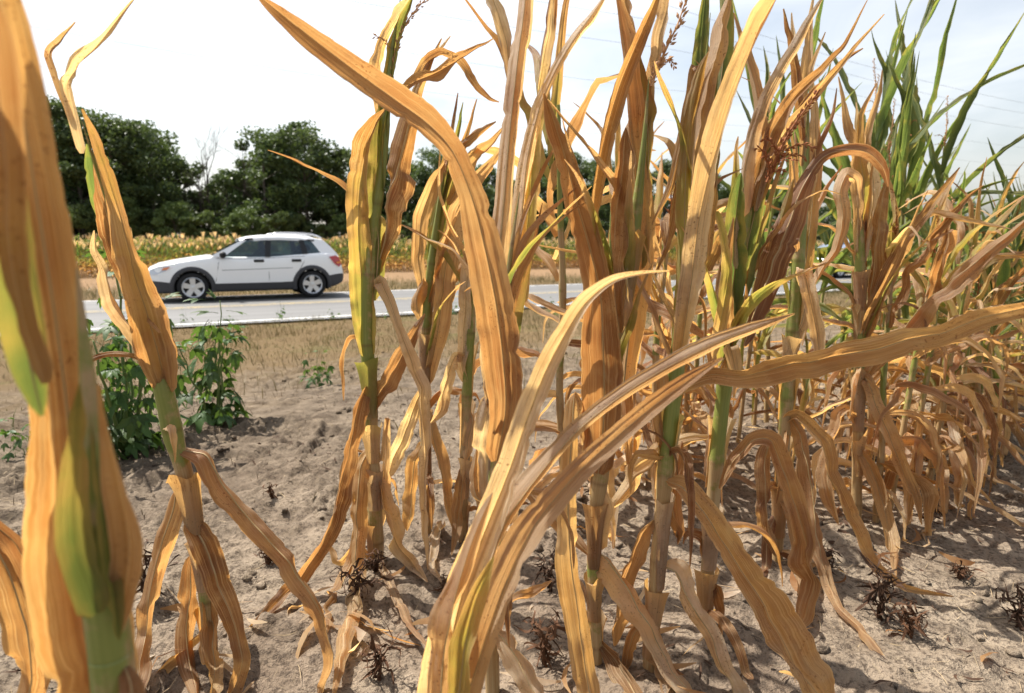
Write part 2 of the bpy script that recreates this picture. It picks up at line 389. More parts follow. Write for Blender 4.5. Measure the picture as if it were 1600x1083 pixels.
# ------------------------------------------------------------------ corn: leaf, stalk and tassel builders
RIB = [None]
M_RIB = simple('leaf_midrib', (.36, .25, .115), .5, .4, var=.3, scale=40)
SU = np.array([-1, -.9, -.78, -.65, -.52, -.4, -.27, -.15, -.07, 0, .07, .15, .27, .4, .52, .65, .78, .9, 1.])
def ribbon(pts, wid, side, green, seed, fold=.5, ripple=.3, lite=False, tone=None):
    pts = np.asarray(pts, float); n = len(pts); r = np.random.default_rng(seed)
    s = SU if not lite else np.array([-1, -.5, 0, .5, 1.])
    T = unit(np.gradient(pts, axis=0)); S = unit(side - (side * T).sum(1, keepdims=True) * T); Nn = np.cross(T, S)
    seg = np.concatenate([[0], np.cumsum(np.linalg.norm(np.diff(pts, axis=0), axis=1))]); half = wid / 2
    if ripple > .15:                                                        # snapped, creased spine
        kx = np.concatenate([[0], np.cumsum(r.uniform(.02, .06, 60))]); env = (np.clip(seg / .05, 0, 1) * np.clip(half / .016, .12, 1) * (1 - .85 * np.clip(np.max(green) * 1.4, 0, 1)))[:, None]
        pts = pts + env * (Nn * (np.interp(seg, kx, r.normal(0, .0042, 61)))[:, None] + S * (np.interp(seg, kx, r.normal(0, .0014, 61)))[:, None])
        T = unit(np.gradient(pts, axis=0)); S = unit(S - (S * T).sum(1, keepdims=True) * T); Nn = np.cross(T, S)
    x = seg / .09
    fo = (1 if r.random() < .6 else -1) * (2.0 * fold * (.75 + .6 * n1(x * .45 + 3, seed))); gut = .35 * n1(x * .6 + 9, seed + 1)
    el = n1(x * 1.5, seed + 2) + .7 * n1(x * 3.7, seed + 7); er = n1(x * 1.5 + 50, seed + 3) + .7 * n1(x * 3.7 + 20, seed + 8)
    wl = 1 + .05 * n1(x * 2.2, seed + 4) + .05 * n1(x * 9, seed + 14); wr = 1 + .05 * n1(x * 2.2 + 31, seed + 5) + .05 * n1(x * 9 + 3, seed + 15)
    for side_ in (wl, wr):                                                  # small tears in the dry edge
        for k in range(int(r.integers(0, 4))):
            c0 = r.uniform(.1, .95) * seg[-1]; side_ -= r.uniform(.1, .35) * np.clip(1 - np.abs(seg - c0) / r.uniform(.004, .012), 0, 1)
    a = np.abs(s)[None, :]; sg = s[None, :]
    lat = sg * half[:, None] * np.where(sg < 0, wl[:, None], wr[:, None])
    crump = vnoise(x[:, None] * 2.6 + seed % 97, sg * 2.2 + 5 + np.zeros((n, 1)), seed + 6) - .5
    h = half[:, None] * (fo[:, None] * a + gut[:, None] * a ** 2 + ripple * np.where(sg < 0, el[:, None], er[:, None]) * a ** 1.7 + .35 * crump * ripple / .3)
    pl = vnoise(sg * 4.2 + seed % 31 + np.zeros((n, 1)), x[:, None] * .22 + 3, seed + 9) - .5
    pl2 = vnoise(sg * 9.5 + seed % 17 + np.zeros((n, 1)), x[:, None] * .15 + 3, seed + 10) - .5
    h = h + half[:, None] * (.20 * pl + .16 * pl2) * (0 if lite else 1)
    h = h - (np.exp(-(s / .09) ** 2) * np.minimum(.0012, .06 * half[:, None]))
    lat = lat * np.sqrt(np.clip(1 - .28 * fo[:, None] ** 2, .45, 1))
    V = pts[:, None, :] + lat[:, :, None] * S[:, None, :] + h[:, :, None] * Nn[:, None, :]
    RIB[0] = (V[:, len(s) // 2].copy(), half.copy())
    uv = np.stack([np.tile((s + 1) / 2, (n, 1)), np.tile(seg[:, None] * 10, (1, len(s)))], -1).reshape(-1, 2)
    tone = r.random() if tone is None else tone; g = np.asarray(green, float)[:, None] * (1 - .35 * a) + np.zeros((n, len(s)))
    col = np.stack([g, np.full_like(g, tone), np.tile((seg / seg[-1])[:, None], (1, len(s)))], -1).reshape(-1, 3)
    return mk_mesh('leaf', V.reshape(-1, 3), grid_faces(n, len(s)), True, uv, col, [M_LEAF])
def stalk_mesh(P, rad, green, node=.175, seed=0, k=12):
    P = np.asarray(P, float); n = len(P); seg = np.concatenate([[0], np.cumsum(np.linalg.norm(np.diff(P, axis=0), axis=1))])
    ph = (seg / node + (seed % 7) * .13) % 1.0
    prof = 1 + .07 * np.exp(-((ph - .02) / .05) ** 2) + .10 * sstep(.75, .97, ph) - .06 * sstep(.05, .3, ph) + .03 * n1(seg * 40, seed)
    dark = np.clip(np.exp(-((ph - .985) / .016) ** 2) + np.exp(-((ph - .0) / .016) ** 2), 0, 1) * .55
    cell = np.floor(seg / node + (seed % 7) * .13)
    gj = np.array([hash2(np.array([c]), np.array([seed]), 3)[0] for c in cell])
    V, Fc = tube_arr(P, np.asarray(rad) * prof, k); fr = np.tile(np.linspace(0, 1, k, endpoint=False), n)
    strip_ = np.where(np.abs(((fr + np.repeat(gj, k)) % 1) - .5) < .22, .35, 0)              # the sheath's open seam shows greener stem
    g = np.clip(np.repeat(np.asarray(green) + (gj - .6) * .7, k) + strip_ * np.repeat(np.asarray(green) > .12, k), 0, 1)
    col = np.stack([g, np.repeat(dark, k), g * 0], -1)
    uv = np.stack([fr, np.repeat(seg * 10, k)], -1)
    return mk_mesh('stalk', V, Fc, True, uv, col, [M_STALK])
def spikelets(mb, P, rad, step, size, r, spread=.55):
    P = np.asarray(P); seg = np.concatenate([[0], np.cumsum(np.linalg.norm(np.diff(P, axis=0), axis=1))])
    mb.tube(P, np.linspace(rad, rad * .4, len(P)), 5)
    T = unit(np.gradient(P, axis=0))
    for d in np.arange(0.004, seg[-1], step):
        p = np.array([np.interp(d, seg, P[:, i]) for i in range(3)]); t = unit(np.array([np.interp(d, seg, T[:, i]) for i in range(3)]))
        a = unit(np.cross(t, r.normal(size=3))); L_ = size * r.uniform(.7, 1.25); dr = unit(t + a * spread * r.uniform(.5, 1.6)); b = unit(np.cross(dr, a)); c = np.cross(dr, b)
        w_ = L_ * .2; q = p + a * rad; m = q + dr * L_ * .45
        mb.add([q, m + b * w_, m + c * w_, m - b * w_, m - c * w_, q + dr * L_], [(0, 2, 1), (0, 3, 2), (0, 4, 3), (0, 1, 4), (5, 1, 2), (5, 2, 3), (5, 3, 4), (5, 4, 1)])
def tassel_mesh(P, seed, nb=4, m=None, dense=.0032, size=.011, blen=.09):
    r = np.random.default_rng(seed); mb = MB(); Q, ln = catmull(P, 16); spikelets(mb, Q, .0028, dense, size, r)
    T = unit(np.gradient(Q, axis=0))
    for k in range(nb):
        i = int(r.integers(1, 5)); a = unit(np.cross(T[i], r.normal(size=3))); L_ = blen * r.uniform(.6, 1.1)
        B = np.array([Q[i] + T[i] * L_ * t * (1 - .3 * t) + a * L_ * (.55 * t + .15 * t * t) - np.array([0, 0, 1]) * L_ * .35 * t ** 2.5 for t in np.linspace(0, 1, 8)])
        spikelets(mb, B, .0013, dense * 1.5, size * .9, r)
    return mb.mesh('tassel', [m or M_TASSEL], False)

def proc_leaf(hgt, az, L_, wid, el0, droop, green, seed, lite=False, g1=None, ripple=.3, tone=None):
    r = np.random.default_rng(seed); n = 30 if not lite else 14
    x = np.linspace(0, 1, n); ang = el0 - droop * x ** 1.15 + .25 * n1(x * 3, seed); kink = r.uniform(.2, .6)
    for kq in range(4):
        c0 = r.uniform(.08, .9); ang = ang + r.uniform(-.9, .5) * sstep(c0, c0 + .05, x) * (.15 if green > .5 else .35 if wid < .022 else 1)
    ang = np.maximum(ang, -1.5); st = L_ / (n - 1)
    azx = az + .5 * n1(x * 2.2 + 4, seed + 1) * x
    for kq in range(2):
        c0 = r.uniform(.15, .9); azx = azx + r.uniform(-.7, .7) * sstep(c0, c0 + .05, x) * (.2 if green > .5 else .4 if wid < .022 else 1)
    hx = np.concatenate([[0], np.cumsum(np.cos(ang[:-1]) * st * np.cos(azx[:-1]))]); hy = np.concatenate([[0], np.cumsum(np.cos(ang[:-1]) * st * np.sin(azx[:-1]))])
    hz = np.concatenate([[0], np.cumsum(np.sin(ang[:-1]) * st)]) + hgt
    low = .012 + .015 * vnoise(hx * 40, hy * 40, seed); hz = np.maximum(hz, low)
    pts = np.stack([hx, hy, hz], -1)
    W = wid * np.minimum(1, .5 + x * 3.2) * np.clip((1 - x) / .62, 0, 1) ** .8 + .002
    S = np.stack([-np.sin(azx), np.cos(azx), np.zeros(n)], -1)
    T = unit(np.gradient(pts, axis=0)); S = unit(S - (S * T).sum(1, keepdims=True) * T); Nn = np.cross(T, S)
    tau = r.uniform(-.5, .5) + r.uniform(.5, 1.5) * n1(x * 2.3 + 7, seed + 2)
    S = np.cos(tau)[:, None] * S + np.sin(tau)[:, None] * Nn
    g = np.interp(x, [0, .5, 1], [green, green if g1 is None else (green + g1) / 2, 0 if g1 is None else g1])
    return ribbon(pts, W, S, g, seed, .55, ripple, lite, tone)
# ---------------- plants traced one by one
LS = [0]
def parse(s):
    rows = [[float(q) for q in p.split(',')] for p in s.split()]; m = max(len(q) for q in rows)
    return np.array([q + [0.] * (m - len(q)) for q in rows])
class Plant:
    def __init__(s, Y, label, base=None):
        s.Y = Y; s.label = label; s.root = None; s.pend = []
    def build(s, base):
        s.root = empty('corn_plant', base, s.label, 'corn plant', 'corn plants of the near rows')
        for nm, me, *ex in s.pend:
            me.transform(Matrix.Translation(-Vector(base))); o = obj(nm, me, s.root)
            if ex and ex[0]: ex[0].transform(Matrix.Translation(-Vector(base))); obj('midrib', ex[0], o)
    def stalk(s, spec, green=None, ground=True):
        a = parse(spec); g = a[:, 3] if a.shape[1] > 3 else np.zeros(len(a))
        P = np.array([PY(q[0], q[1], s.Y + (q[4] if len(q) > 4 else 0)) for q in a]); wd = np.array([q[2] * .80 / pxm(p) / 2 for q, p in zip(a, P)])
        z = gz(P[0, 0], P[0, 1]) - .01
        d = P[0] - P[1]; b0 = P[0].copy()
        if P[0, 2] > z + .02:                                              # carry the stalk on down to the soil
            b0 = P[0] + np.clip(d / max(1e-3, -d[2]), -.25, .25) * (P[0, 2] - z); b0[2] = gz(b0[0], b0[1]) - .01
            P = np.vstack([b0, P]); wd = np.concatenate([[wd[0]], wd]); g = np.concatenate([[g[0] * .3], g])
        wd = wd * np.interp(np.linspace(0, 1, len(wd)), [0, .72, 1], [1, 1, .12]); A = np.column_stack([P, wd, g]); n = int(np.clip(np.linalg.norm(P[-1] - P[0]) / .007, 40, 230)); Q, ln = catmull(A, n)
        LS[0] += 1; s.pend.append(('stalk', stalk_mesh(Q[:, :3], Q[:, 3], Q[:, 4], seed=LS[0]))); s.base = tuple(P[0]); s.axis = Q; return s
    def leaf(s, spec, dy=None, t=None, g=0, g1=None, fold=.5, ripple=.24, seed=None, tw=.5, kink=1, tone=None):
        LS[0] += 1; sd = seed or (100 + LS[0] * 13); r = np.random.default_rng(sd)
        a = parse(spec); m = len(a); f = np.linspace(0, 1, m)
        if dy is None: dy = r.uniform(-.09, .11)
        d = dy[0] + (dy[1] - dy[0]) * f if isinstance(dy, tuple) else dy * f
        if a.shape[1] > 3: d = a[:, 3]
        P = []
        for q, dd in zip(a, d):
            p = PY(q[0], q[1], s.Y + dd); z = gz(p[0], p[1]) + .012
            if p[2] < z: p = CAMP + (p - CAMP) * (CAMZ - z) / (CAMZ - p[2])
            P.append(p)
        P = np.array(P); W = np.array([q[2] / pxm(p) for q, p in zip(a, P)]); W[-1] = min(W[-1], .004 if a[-1, 2] < 14 else W[-1])
        L_ = np.linalg.norm(np.diff(P, axis=0), axis=1).sum(); n = int(np.clip(L_ / .0075, 26, 110))
        A = np.column_stack([P, W]); Q, ln = catmull(A, n)
        sl = np.concatenate([[0], np.cumsum(np.linalg.norm(np.diff(P, axis=0), axis=1))]); tl = np.linspace(0, sl[-1], n); lin = np.stack([np.interp(tl, sl, A[:, i]) for i in range(4)], -1)
        kb = .6 if fold >= .5 and ripple > .2 else .12; Q = (1 - kb) * Q + kb * lin; pts = Q[:, :3]; wid = np.maximum(Q[:, 3], .0015) * ((.70 + .14 * (a[:, 2].max() < 30)) if not seed else .76)
        xx = np.linspace(0, 1, n); wid = wid * np.clip(.45 + xx / .05, 0, 1)
        if a[-1, 2] >= 14: wid = wid * np.sqrt(np.clip((1.002 - xx) / .14, 0, 1))
        T = unit(np.gradient(pts, axis=0)); Vw = unit(pts - CAMP); S0 = unit(np.cross(T, Vw)); N0 = np.cross(S0, T)
        for i in range(1, n):
            if (S0[i] * S0[i - 1]).sum() < 0: S0[i] *= -1; N0[i] *= -1
        t0 = r.uniform(-.55, .55) if t is None else t; x = np.linspace(0, 1, n)
        tau = np.clip(t0 + tw * n1(x * 2.6 + sd % 11, sd), -.95, .95)
        for kk in range(int(r.integers(1, 4)) * kink):
            c0 = r.uniform(.15, .9); tau = tau + r.uniform(-.6, .6) * sstep(c0, c0 + .02 / max(L_, .05), x) * (1 - sstep(c0 + .1, c0 + .35, x)) * min(1, tw / .4)
        tau = np.clip(tau, -1.05, 1.05)
        S = np.cos(tau)[:, None] * S0 + np.sin(tau)[:, None] * N0; wid = wid / np.maximum(np.cos(tau), .8)
        wid = wid * (1 + .06 * fold)
        gg = np.interp(x, [0, .6, 1], [g, (g if g1 is None else (g + g1) / 2) * .9, 0 if g1 is None else g1])
        me = ribbon(pts, wid, S, gg, sd, fold, ripple, tone=tone); rc, rh = RIB[0]; rib = None
        if rh.max() > .010:
            i1 = max(6, int(len(rc) * .93)); V, Fc = tube_arr(rc[:i1], np.minimum(.0016, rh[:i1] * .07) * np.linspace(1, .3, i1), 6); rib = mk_mesh('midrib', V, Fc, True, mats=[M_RIB])
        s.pend.append(('leaf', me, rib)); return s
    def tassel(s, spec, m=None, nb=4, dy=0, dense=.0032, size=.011, blen=.09):
        LS[0] += 1; P = np.array([PY(q[0], q[1], s.Y + dy) for q in parse(spec)])
        s.pend.append(('tassel', tassel_mesh(P, LS[0], nb, m, dense, size, blen))); return s
    def done(s, wisps=3, tips=3):
        r = np.random.default_rng(LS[0] * 7 + 1); A = s.axis; seg = np.concatenate([[0], np.cumsum(np.linalg.norm(np.diff(A[:, :3], axis=0), axis=1))]); top = seg[-1] * .7
        d = r.uniform(.02, .08)
        while d < top:
            L_ = r.uniform(.09, .19); k = np.linspace(d, min(d + L_, seg[-1] * .85), 18); C_ = np.stack([np.interp(k, seg, A[:, i]) for i in range(5)], -1)
            V, Fc = tube_arr(C_[:, :3], np.ones(18), 8); T = unit(np.gradient(C_[:, :3], axis=0)); a0 = r.uniform(0, 6.28); sp_ = r.uniform(1.5, 2.4); m = 9
            X = unit(np.cross(T, np.array([.1, .99, .05]))); Y_ = np.cross(T, X); u = np.linspace(-1, 1, m); f = np.linspace(0, 1, 18)[:, None]
            th = a0 + u[None, :] * sp_ * (.75 + .25 * f + .12 * n1(f * 5 + d * 90, 5)); rad = C_[:, 3][:, None] * (1.10 + .10 * f + .35 * f ** 6 + .45 * f ** 3 * (np.abs(u)[None, :] ** 4) + .06 * n1(u * 4 + d * 50, 9)[None, :])
            V = C_[:, None, :3] + rad[:, :, None] * (np.cos(th)[:, :, None] * X[:, None, :] + np.sin(th)[:, :, None] * Y_[:, None, :])
            V[-1] += T[-1] * (.012 * n1(u * 3 + d * 70, 3))[:, None]
            uv = np.stack([np.tile((u + 1) / 2, (18, 1)), np.tile((k * 10)[:, None], (1, m))], -1).reshape(-1, 2); g = np.clip(np.tile(C_[:, 4][:, None], (1, m)) * r.uniform(0, .7), 0, 1)
            col = np.stack([g, np.full_like(g, r.uniform(.35, 1)), 0 * g], -1).reshape(-1, 3)
            if r.random() < (.85 if C_[:, 4].mean() < .5 else .3): s.pend.append(('sheath', mk_mesh('sheath', V.reshape(-1, 3), grid_faces(18, m), True, uv, col, [M_LEAF])))
            d += L_ * r.uniform(.9, 1.35)
        for k in range(wisps):
            dd = r.uniform(.06, .6) * seg[-1]; q = np.array([np.interp(dd, seg, A[:, i]) for i in range(3)]); LS[0] += 1
            me = proc_leaf(q[2] - gz(q[0], q[1]), r.uniform(0, 6.28), r.uniform(.14, .34), r.uniform(.010, .026), r.uniform(.2, 1.1), r.uniform(1.8, 3.2), 0, 9000 + LS[0], ripple=.5, tone=r.uniform(0, .6))
            me.transform(Matrix.Translation((q[0], q[1], gz(q[0], q[1])))); s.pend.append(('leaf', me))
        for k in range(tips if wisps else 0):
            dd = r.uniform(.5, .8) * seg[-1]; q = np.array([np.interp(dd, seg, A[:, i]) for i in range(3)]); LS[0] += 1
            me = proc_leaf(q[2] - gz(q[0], q[1]), r.uniform(0, 6.28), r.uniform(.22, .46), r.uniform(.012, .026), r.uniform(1.1, 1.5), r.uniform(-.1, .8), r.choice([0, 0, .6]), 9500 + LS[0], ripple=.3, tone=r.uniform(.1, .8))
            me.transform(Matrix.Translation((q[0], q[1], gz(q[0], q[1])))); s.pend.append(('leaf', me))
        s.build(s.base)

# foreground plant at the left edge, close to the lens
p = Plant(.37, 'out of focus corn plant with green stem looming at the left edge')
p.stalk('187,1150,84,.55 172,1010,82,.6 158,900,78,.6 150,760,62,.6 138,600,50,.5 120,420,40,.5')
p.leaf('182,1230,50 160,1110,130 138,990,172 122,860,185 114,750,150 104,630,112 86,490,118 60,320,118 28,140,108 -12,-60,80 -60,-230,40', t=.2, g=.05, dy=(.055, -.005), fold=.35, ripple=.07, tw=.2, kink=0, tone=.3)
p.leaf('184,1200,40 158,1080,100 136,960,150 120,840,165 112,740,136 100,620,104 80,470,110 52,300,110 20,120,100 -22,-80,70', t=.3, g=.1, dy=(.085, .03), fold=.3, ripple=.07, tw=.2, kink=0, tone=.4)  # extra layer added behind the blade above, to shade it from the sun
p.leaf('186,1200,40 160,1080,90 134,960,140 116,840,150 104,740,130 90,620,104 66,470,110 36,300,110 4,120,100 -40,-80,70', t=.1, g=.3, dy=(.11, .06), fold=.3, ripple=.07, tw=.2, kink=0, tone=.4)  # second added layer, likewise blocking sun from the front blade
p.leaf('150,960,60 118,870,70 110,800,66 116,720,50 124,600,26', dy=(-.022, -.02), t=-.1, g=.75, g1=.5, fold=.2, ripple=.06, tw=.2, kink=0, tone=.3)
p.leaf('66,650,20 48,570,70 26,440,96 8,290,92 -30,100,70', dy=(-.02, -.035), t=-.3, g=.8, g1=.5, fold=.3, ripple=.08, tw=.2, kink=0, tone=.3)
p.leaf('70,600,40 36,500,40 14,380,60 10,250,66 -10,80,80 -40,-60,60', dy=(-.03, -.045), t=.3, g=.15, fold=.4, ripple=.08, tw=.3, kink=0, tone=.3)
p.leaf('176,1010,20 194,930,56 202,850,62 186,760,46 166,670,20 156,600,8', dy=-.03, t=.5, g=.05, fold=.5, ripple=.08, tw=.3, kink=0, tone=.3)
p.leaf('186,1020,14 206,1080,50 190,1140,66 160,1210,40', dy=-.04, t=.3, g=.1, fold=.4, ripple=.1, kink=0, tone=.3)
p.leaf('150,640,20 156,740,36 170,860,40 186,1000,30', dy=-.016, t=.2, g=.7, g1=.7, fold=.3, ripple=.05, tw=.15, kink=0, tone=.3)
p.done(0)
p = Plant(.62, 'mostly hidden corn plant whose drooping dry leaf fills the lower left corner')
p.stalk('-70,1080,50,0 -66,900,46,0 -60,760,40,.1 -58,640,36,.2')
p.leaf('-56,800,20 -10,830,52 22,890,62 46,970,60 50,1060,66 30,1150,50 20,1220,10', dy=.02, t=.4, fold=.5)
p.leaf('-50,770,16 -14,815,30 24,850,40 54,910,34 66,980,26 70,1070,20', dy=.05, t=-.5)
p.leaf('-60,700,20 -90,740,50 -110,850,50 -100,1000,40', dy=0.1)
p.done()

# left plant leaning away from the road
p = Plant(1.1, 'leaning corn plant with green upper stem in front of the two big weeds')
p.stalk('332,1062,24,.0 326,990,26,.05 321,925,26,.5,0 303,815,32,.1 287,735,34,.1 273,690,36,.7 256,610,38,.75 236,530,34,.6 206,430,28,.7,-.05 178,340,22,.7,-.1 150,260,16,.6,-.15 128,190,10,.5,-.18')
p.leaf('275,700,26 318,712,44 352,765,52 398,822,50 440,868,46 478,915,42 505,965,28 518,1020,30 508,1075,26 500,1130,14 498,1160,4', dy=-.05, t=.5, ripple=.35)
p.leaf('276,765,14 272,785,40 256,840,44 236,910,40 226,985,36 218,1060,26 212,1110,8', dy=-.05, t=-.3)
p.leaf('296,812,34 318,850,58 342,915,52 366,975,40 378,1030,34 366,1075,34 340,1110,18', dy=-.1, t=.3, ripple=.4)
p.leaf('300,868,14 296,930,36 290,985,40 300,1040,34 308,1090,16', dy=-.04, t=.5)
p.leaf('322,930,26 334,985,40 338,1040,40 328,1100,24', dy=-.03, t=-.2)
p.leaf('318,985,10 288,1012,24 256,1042,20 240,1056,5', dy=.05, t=.8)
p.leaf('262,612,40 248,560,78 230,490,76 212,430,60 196,370,44 176,300,30 150,220,22 128,170,8', dy=(0, -.2), t=.2, g=.18, g1=.3, fold=.6, ripple=.2)
p.leaf('250,560,26 214,470,50 186,400,46 166,340,40 150,290,30 146,250,10', dy=(.02, -.12), t=-.4, fold=.6)
p.leaf('200,430,20 178,365,34 160,312,36 146,262,28 136,225,8', dy=(.03, -.05), t=.4, g=1, g1=.9)
p.leaf('258,625,8 270,585,24 268,545,26 254,500,18 238,462,6', dy=-.03, t=-.6)
p.leaf('230,560,20 196,500,30 170,440,24 150,392,20 148,360,8', dy=(.0, -.05), t=.5, g=.1)
p.leaf('128,240,14 104,132,20 140,88,18 172,44,13 196,14,7 214,-6,3', dy=(-.18, -.22), t=.3, g=.05, fold=.7)
p.leaf('112,190,10 74,86,12 92,62,9 118,34,3', dy=(-.18, -.2), t=.2, fold=.7)
p.leaf('205,395,12 193,350,20 203,420,22 226,490,14 250,520,6', dy=-.06, t=.3)
p.done(3, 0)

# plant in front of the car's tail
p = Plant(1.5, 'tall corn plant with tassel standing just right of the white car')
p.stalk('589,892,29,.0 586,800,30,.05 581,700,28,.1 577,600,27,.75 573,520,27,.8 575,440,26,.6 584,350,24,.8 596,260,22,.8 604,160,18,.8 612,80,13,.7 622,20,8,.6 630,-30,5,.5')
p.leaf('575,560,30 568,500,52 564,430,50 560,360,48 562,290,46 572,230,40 588,190,34 606,166,14', dy=-.03, t=.2, g=.55, g1=.1, fold=.55, ripple=.22)
p.leaf('583,470,26 590,420,40 592,360,46 588,300,40 590,240,34 592,170,26', dy=-.02, t=-.3, g=.65, g1=.5, fold=.7, ripple=.2)
p.leaf('588,430,18 602,372,38 612,300,50 628,235,58 642,180,46 652,140,26 668,105,16 690,60,3', dy=.02, t=.3, g=.1, fold=.4)
p.leaf('618,150,10 642,132,24 688,110,30 730,88,14 772,60,3', dy=-.05, t=.5, fold=.6)
p.leaf('646,130,12 668,96,20 690,82,14 718,98,18 744,134,14 766,155,7 780,160,2', dy=.03, t=-.3, fold=.6)
p.leaf('650,128,10 672,92,16 690,72,8 704,56,2', dy=.05, t=.3)
p.leaf('600,220,16 604,150,22 616,84,24 630,34,20 648,-16,6', dy=.01, t=.2, g=.95, g1=.6, fold=.6)
p.leaf('592,180,12 588,120,22 596,72,20 622,26,16 650,-20,5', dy=-.02, t=-.5, g=.05, fold=.6)
p.leaf('600,300,14 600,240,18 606,180,16 612,120,8', dy=0, t=.6, g=1, g1=.9)
p.tassel('610,130 616,90 626,55 642,25 664,0', nb=2)
p.leaf('576,600,20 560,628,32 549,690,32 530,770,32 503,850,34 462,912,32 420,955,24 386,984,5', dy=-.22, t=.35, ripple=.35)
p.leaf('577,700,16 562,735,38 557,810,38 556,880,34 546,950,42 534,1015,32 526,1060,18 520,1092,4', dy=-.28, t=-.3, ripple=.4)
p.leaf('574,800,14 552,880,26 530,922,28 518,960,18 510,990,5', dy=-.12, t=.5)
p.leaf('577,652,22 594,615,40 622,568,40 648,520,26 664,490,6', dy=.05, t=.2, fold=.35)
p.leaf('590,745,12 600,790,26 620,850,28 646,885,24 668,910,10', dy=-.06, t=.5)
p.leaf('584,450,14 596,440,30 610,470,26 622,510,20 642,560,30 658,620,34 664,690,28 663,760,18 661,830,14 668,890,8', dy=-.1, t=.2, fold=.6)
p.leaf('596,720,10 606,650,10 600,780,16 588,840,14', dy=.02)
p.leaf('588,860,8 604,900,16 628,950,16 655,990,12 668,1010,4', dy=-.1, t=.6)
p.leaf('586,875,8 560,850,16 530,872,18 512,850,5', dy=.04, t=.7)
p.done()

p = Plant(1.66, 'slender corn plant with pale wrapped leaves, next right of the tasselled one')
p.stalk('668,858,20,.0 666,760,20,.0 664,650,20,.2 664,560,20,.5 668,480,20,.6 678,390,19,.7 688,310,17,.7 696,250,10,.6')
p.leaf('666,480,16 654,410,26 658,340,36 676,290,36 700,246,14', dy=-.03, t=.3, g=.05, fold=.5)
p.leaf('668,600,22 682,530,36 692,450,46 700,390,46 716,330,40 742,284,30 768,252,18 790,225,4', dy=-.05, t=-.25, fold=.45, g=.05)
p.leaf('664,520,12 652,480,36 654,450,32 662,434,10', dy=-.05, t=.4, g=.1)
p.leaf('676,440,16 682,360,26 694,290,22 704,230,14 716,145,2', dy=.02, t=.3, g=.8, g1=.1)
p.leaf('686,400,16 696,330,20 716,250,14 745,155,2', dy=.03, t=-.3, g=.7, g1=.1)
p.leaf('690,330,10 706,250,12 718,195,8 724,160,2', dy=.0, t=.2, g=.9, g1=.6)
p.leaf('680,470,10 702,438,20 722,412,24 740,392,10', dy=.0, t=.6)
p.leaf('694,300,10 712,232,18 742,208,16 775,190,4', dy=.02, t=.5)
p.leaf('700,320,14 736,262,26 768,224,16 790,195,4', dy=.06, t=.2)
p.leaf('664,600,12 650,632,26 632,680,38 614,720,34 602,756,5', dy=-.06, t=.15, fold=.3)
p.leaf('664,690,12 650,720,24 644,780,26 636,830,16', dy=-.08, t=.5)
p.leaf('668,640,10 678,680,22 690,740,24 700,800,18 712,840,6', dy=-.05, t=-.4)
p.leaf('668,850,8 690,820,16 676,880,18 690,910,8', dy=-.08)
p.tassel('696,290 698,260 700,240', nb=1)
p.done()

p = Plant(1.62, 'thin pale corn stalk half hidden left of the long arching leaf')
p.stalk('722,872,17,.0 724,800,19,.0 727,700,20,.05 730,600,20,.4 735,520,18,.5 742,420,14,.4 748,340,8,.4')
p.leaf('728,640,12 738,655,24 732,690,24 728,720,16', dy=-.03, t=.3)
p.leaf('727,560,12 712,556,20 696,596,24 688,640,22 672,662,6', dy=-.05, t=.5)
p.leaf('725,730,12 722,760,22 716,820,22 706,868,10', dy=-.05, t=-.3)
p.leaf('730,600,10 722,570,20 728,480,24 732,420,18 728,395,6', dy=-.02, t=.3)
p.leaf('726,740,8 744,760,16 752,800,18 736,830,8', dy=-.02)
p.leaf('724,860,8 748,840,16 770,880,18 760,905,6', dy=-.08)
p.done()

# plant whose topmost leaf arches up to the sky at the upper left
p = Plant(1.03, 'corn plant with green lower stem and one huge leaf arching to the upper left')
p.stalk('770,1090,30,.0 768,1000,32,.05 768,960,28,.85 769,880,30,.9 772,800,30,.4 775,720,30,.3 778,640,30,.3 785,540,26,.3 795,420,22,.4 812,300,18,.5')
p.leaf('776,720,46 790,640,66 786,560,84 774,470,84 756,380,76 736,305,58 708,238,46 672,196,54 620,158,60 556,112,56 490,62,48 430,14,28 395,-14,5', dy=(-.04, -.24), t=.15, fold=.5, ripple=.12, tw=.25, seed=917, tone=0.4)
p.leaf('776,650,40 772,560,52 776,450,56 786,330,54 796,210,54 808,100,56 818,20,52 826,-60,44 832,-140,20', dy=(-.02, .06), t=-.25, fold=.75, ripple=.1, tw=.25, g=.02)
p.leaf('790,560,30 806,440,42 816,330,44 824,250,40 840,180,32 862,124,24 892,70,22 926,22,20 950,-14,8', dy=(.03, .1), t=.3, fold=.7, ripple=.15)
p.leaf('806,480,30 822,380,30 830,280,30 834,210,26 842,130,22 856,50,20 866,-20,12', dy=(.06, .12), t=-.4, g=.35, fold=.6)
p.leaf('812,330,16 834,170,22 846,100,24 862,20,22 872,-60,10', dy=(.1, .14), t=.4, fold=.7)
p.leaf('800,140,10 792,70,26 778,24,26 762,-24,14', dy=(.1, .14), t=.1, fold=.6)
p.leaf('768,830,40 768,770,66 772,700,84 778,630,78 780,560,60', dy=-.025, t=.1, fold=.35, ripple=.15)
p.leaf('762,640,30 756,560,40 754,470,40 750,400,26', dy=.03, t=-.5, fold=.6)
p.leaf('778,600,20 786,540,24 780,620,26 774,680,20', dy=-.06, t=.2, g=.5)
p.leaf('770,985,12 788,1000,44 812,1040,52 838,1085,46 860,1130,24', dy=-.1, t=.5, fold=.7)
p.leaf('766,960,10 748,972,24 744,1015,24 752,1055,14', dy=-.03, t=.4)
p.leaf('772,880,8 790,830,28 796,870,28 788,905,14', dy=.02, t=.1)
p.leaf('764,985,14 756,1030,20 748,1080,14', dy=-.05, t=-.4)
p.leaf('770,800,10 744,776,24 738,740,22 745,700,10', dy=.02, t=.5)
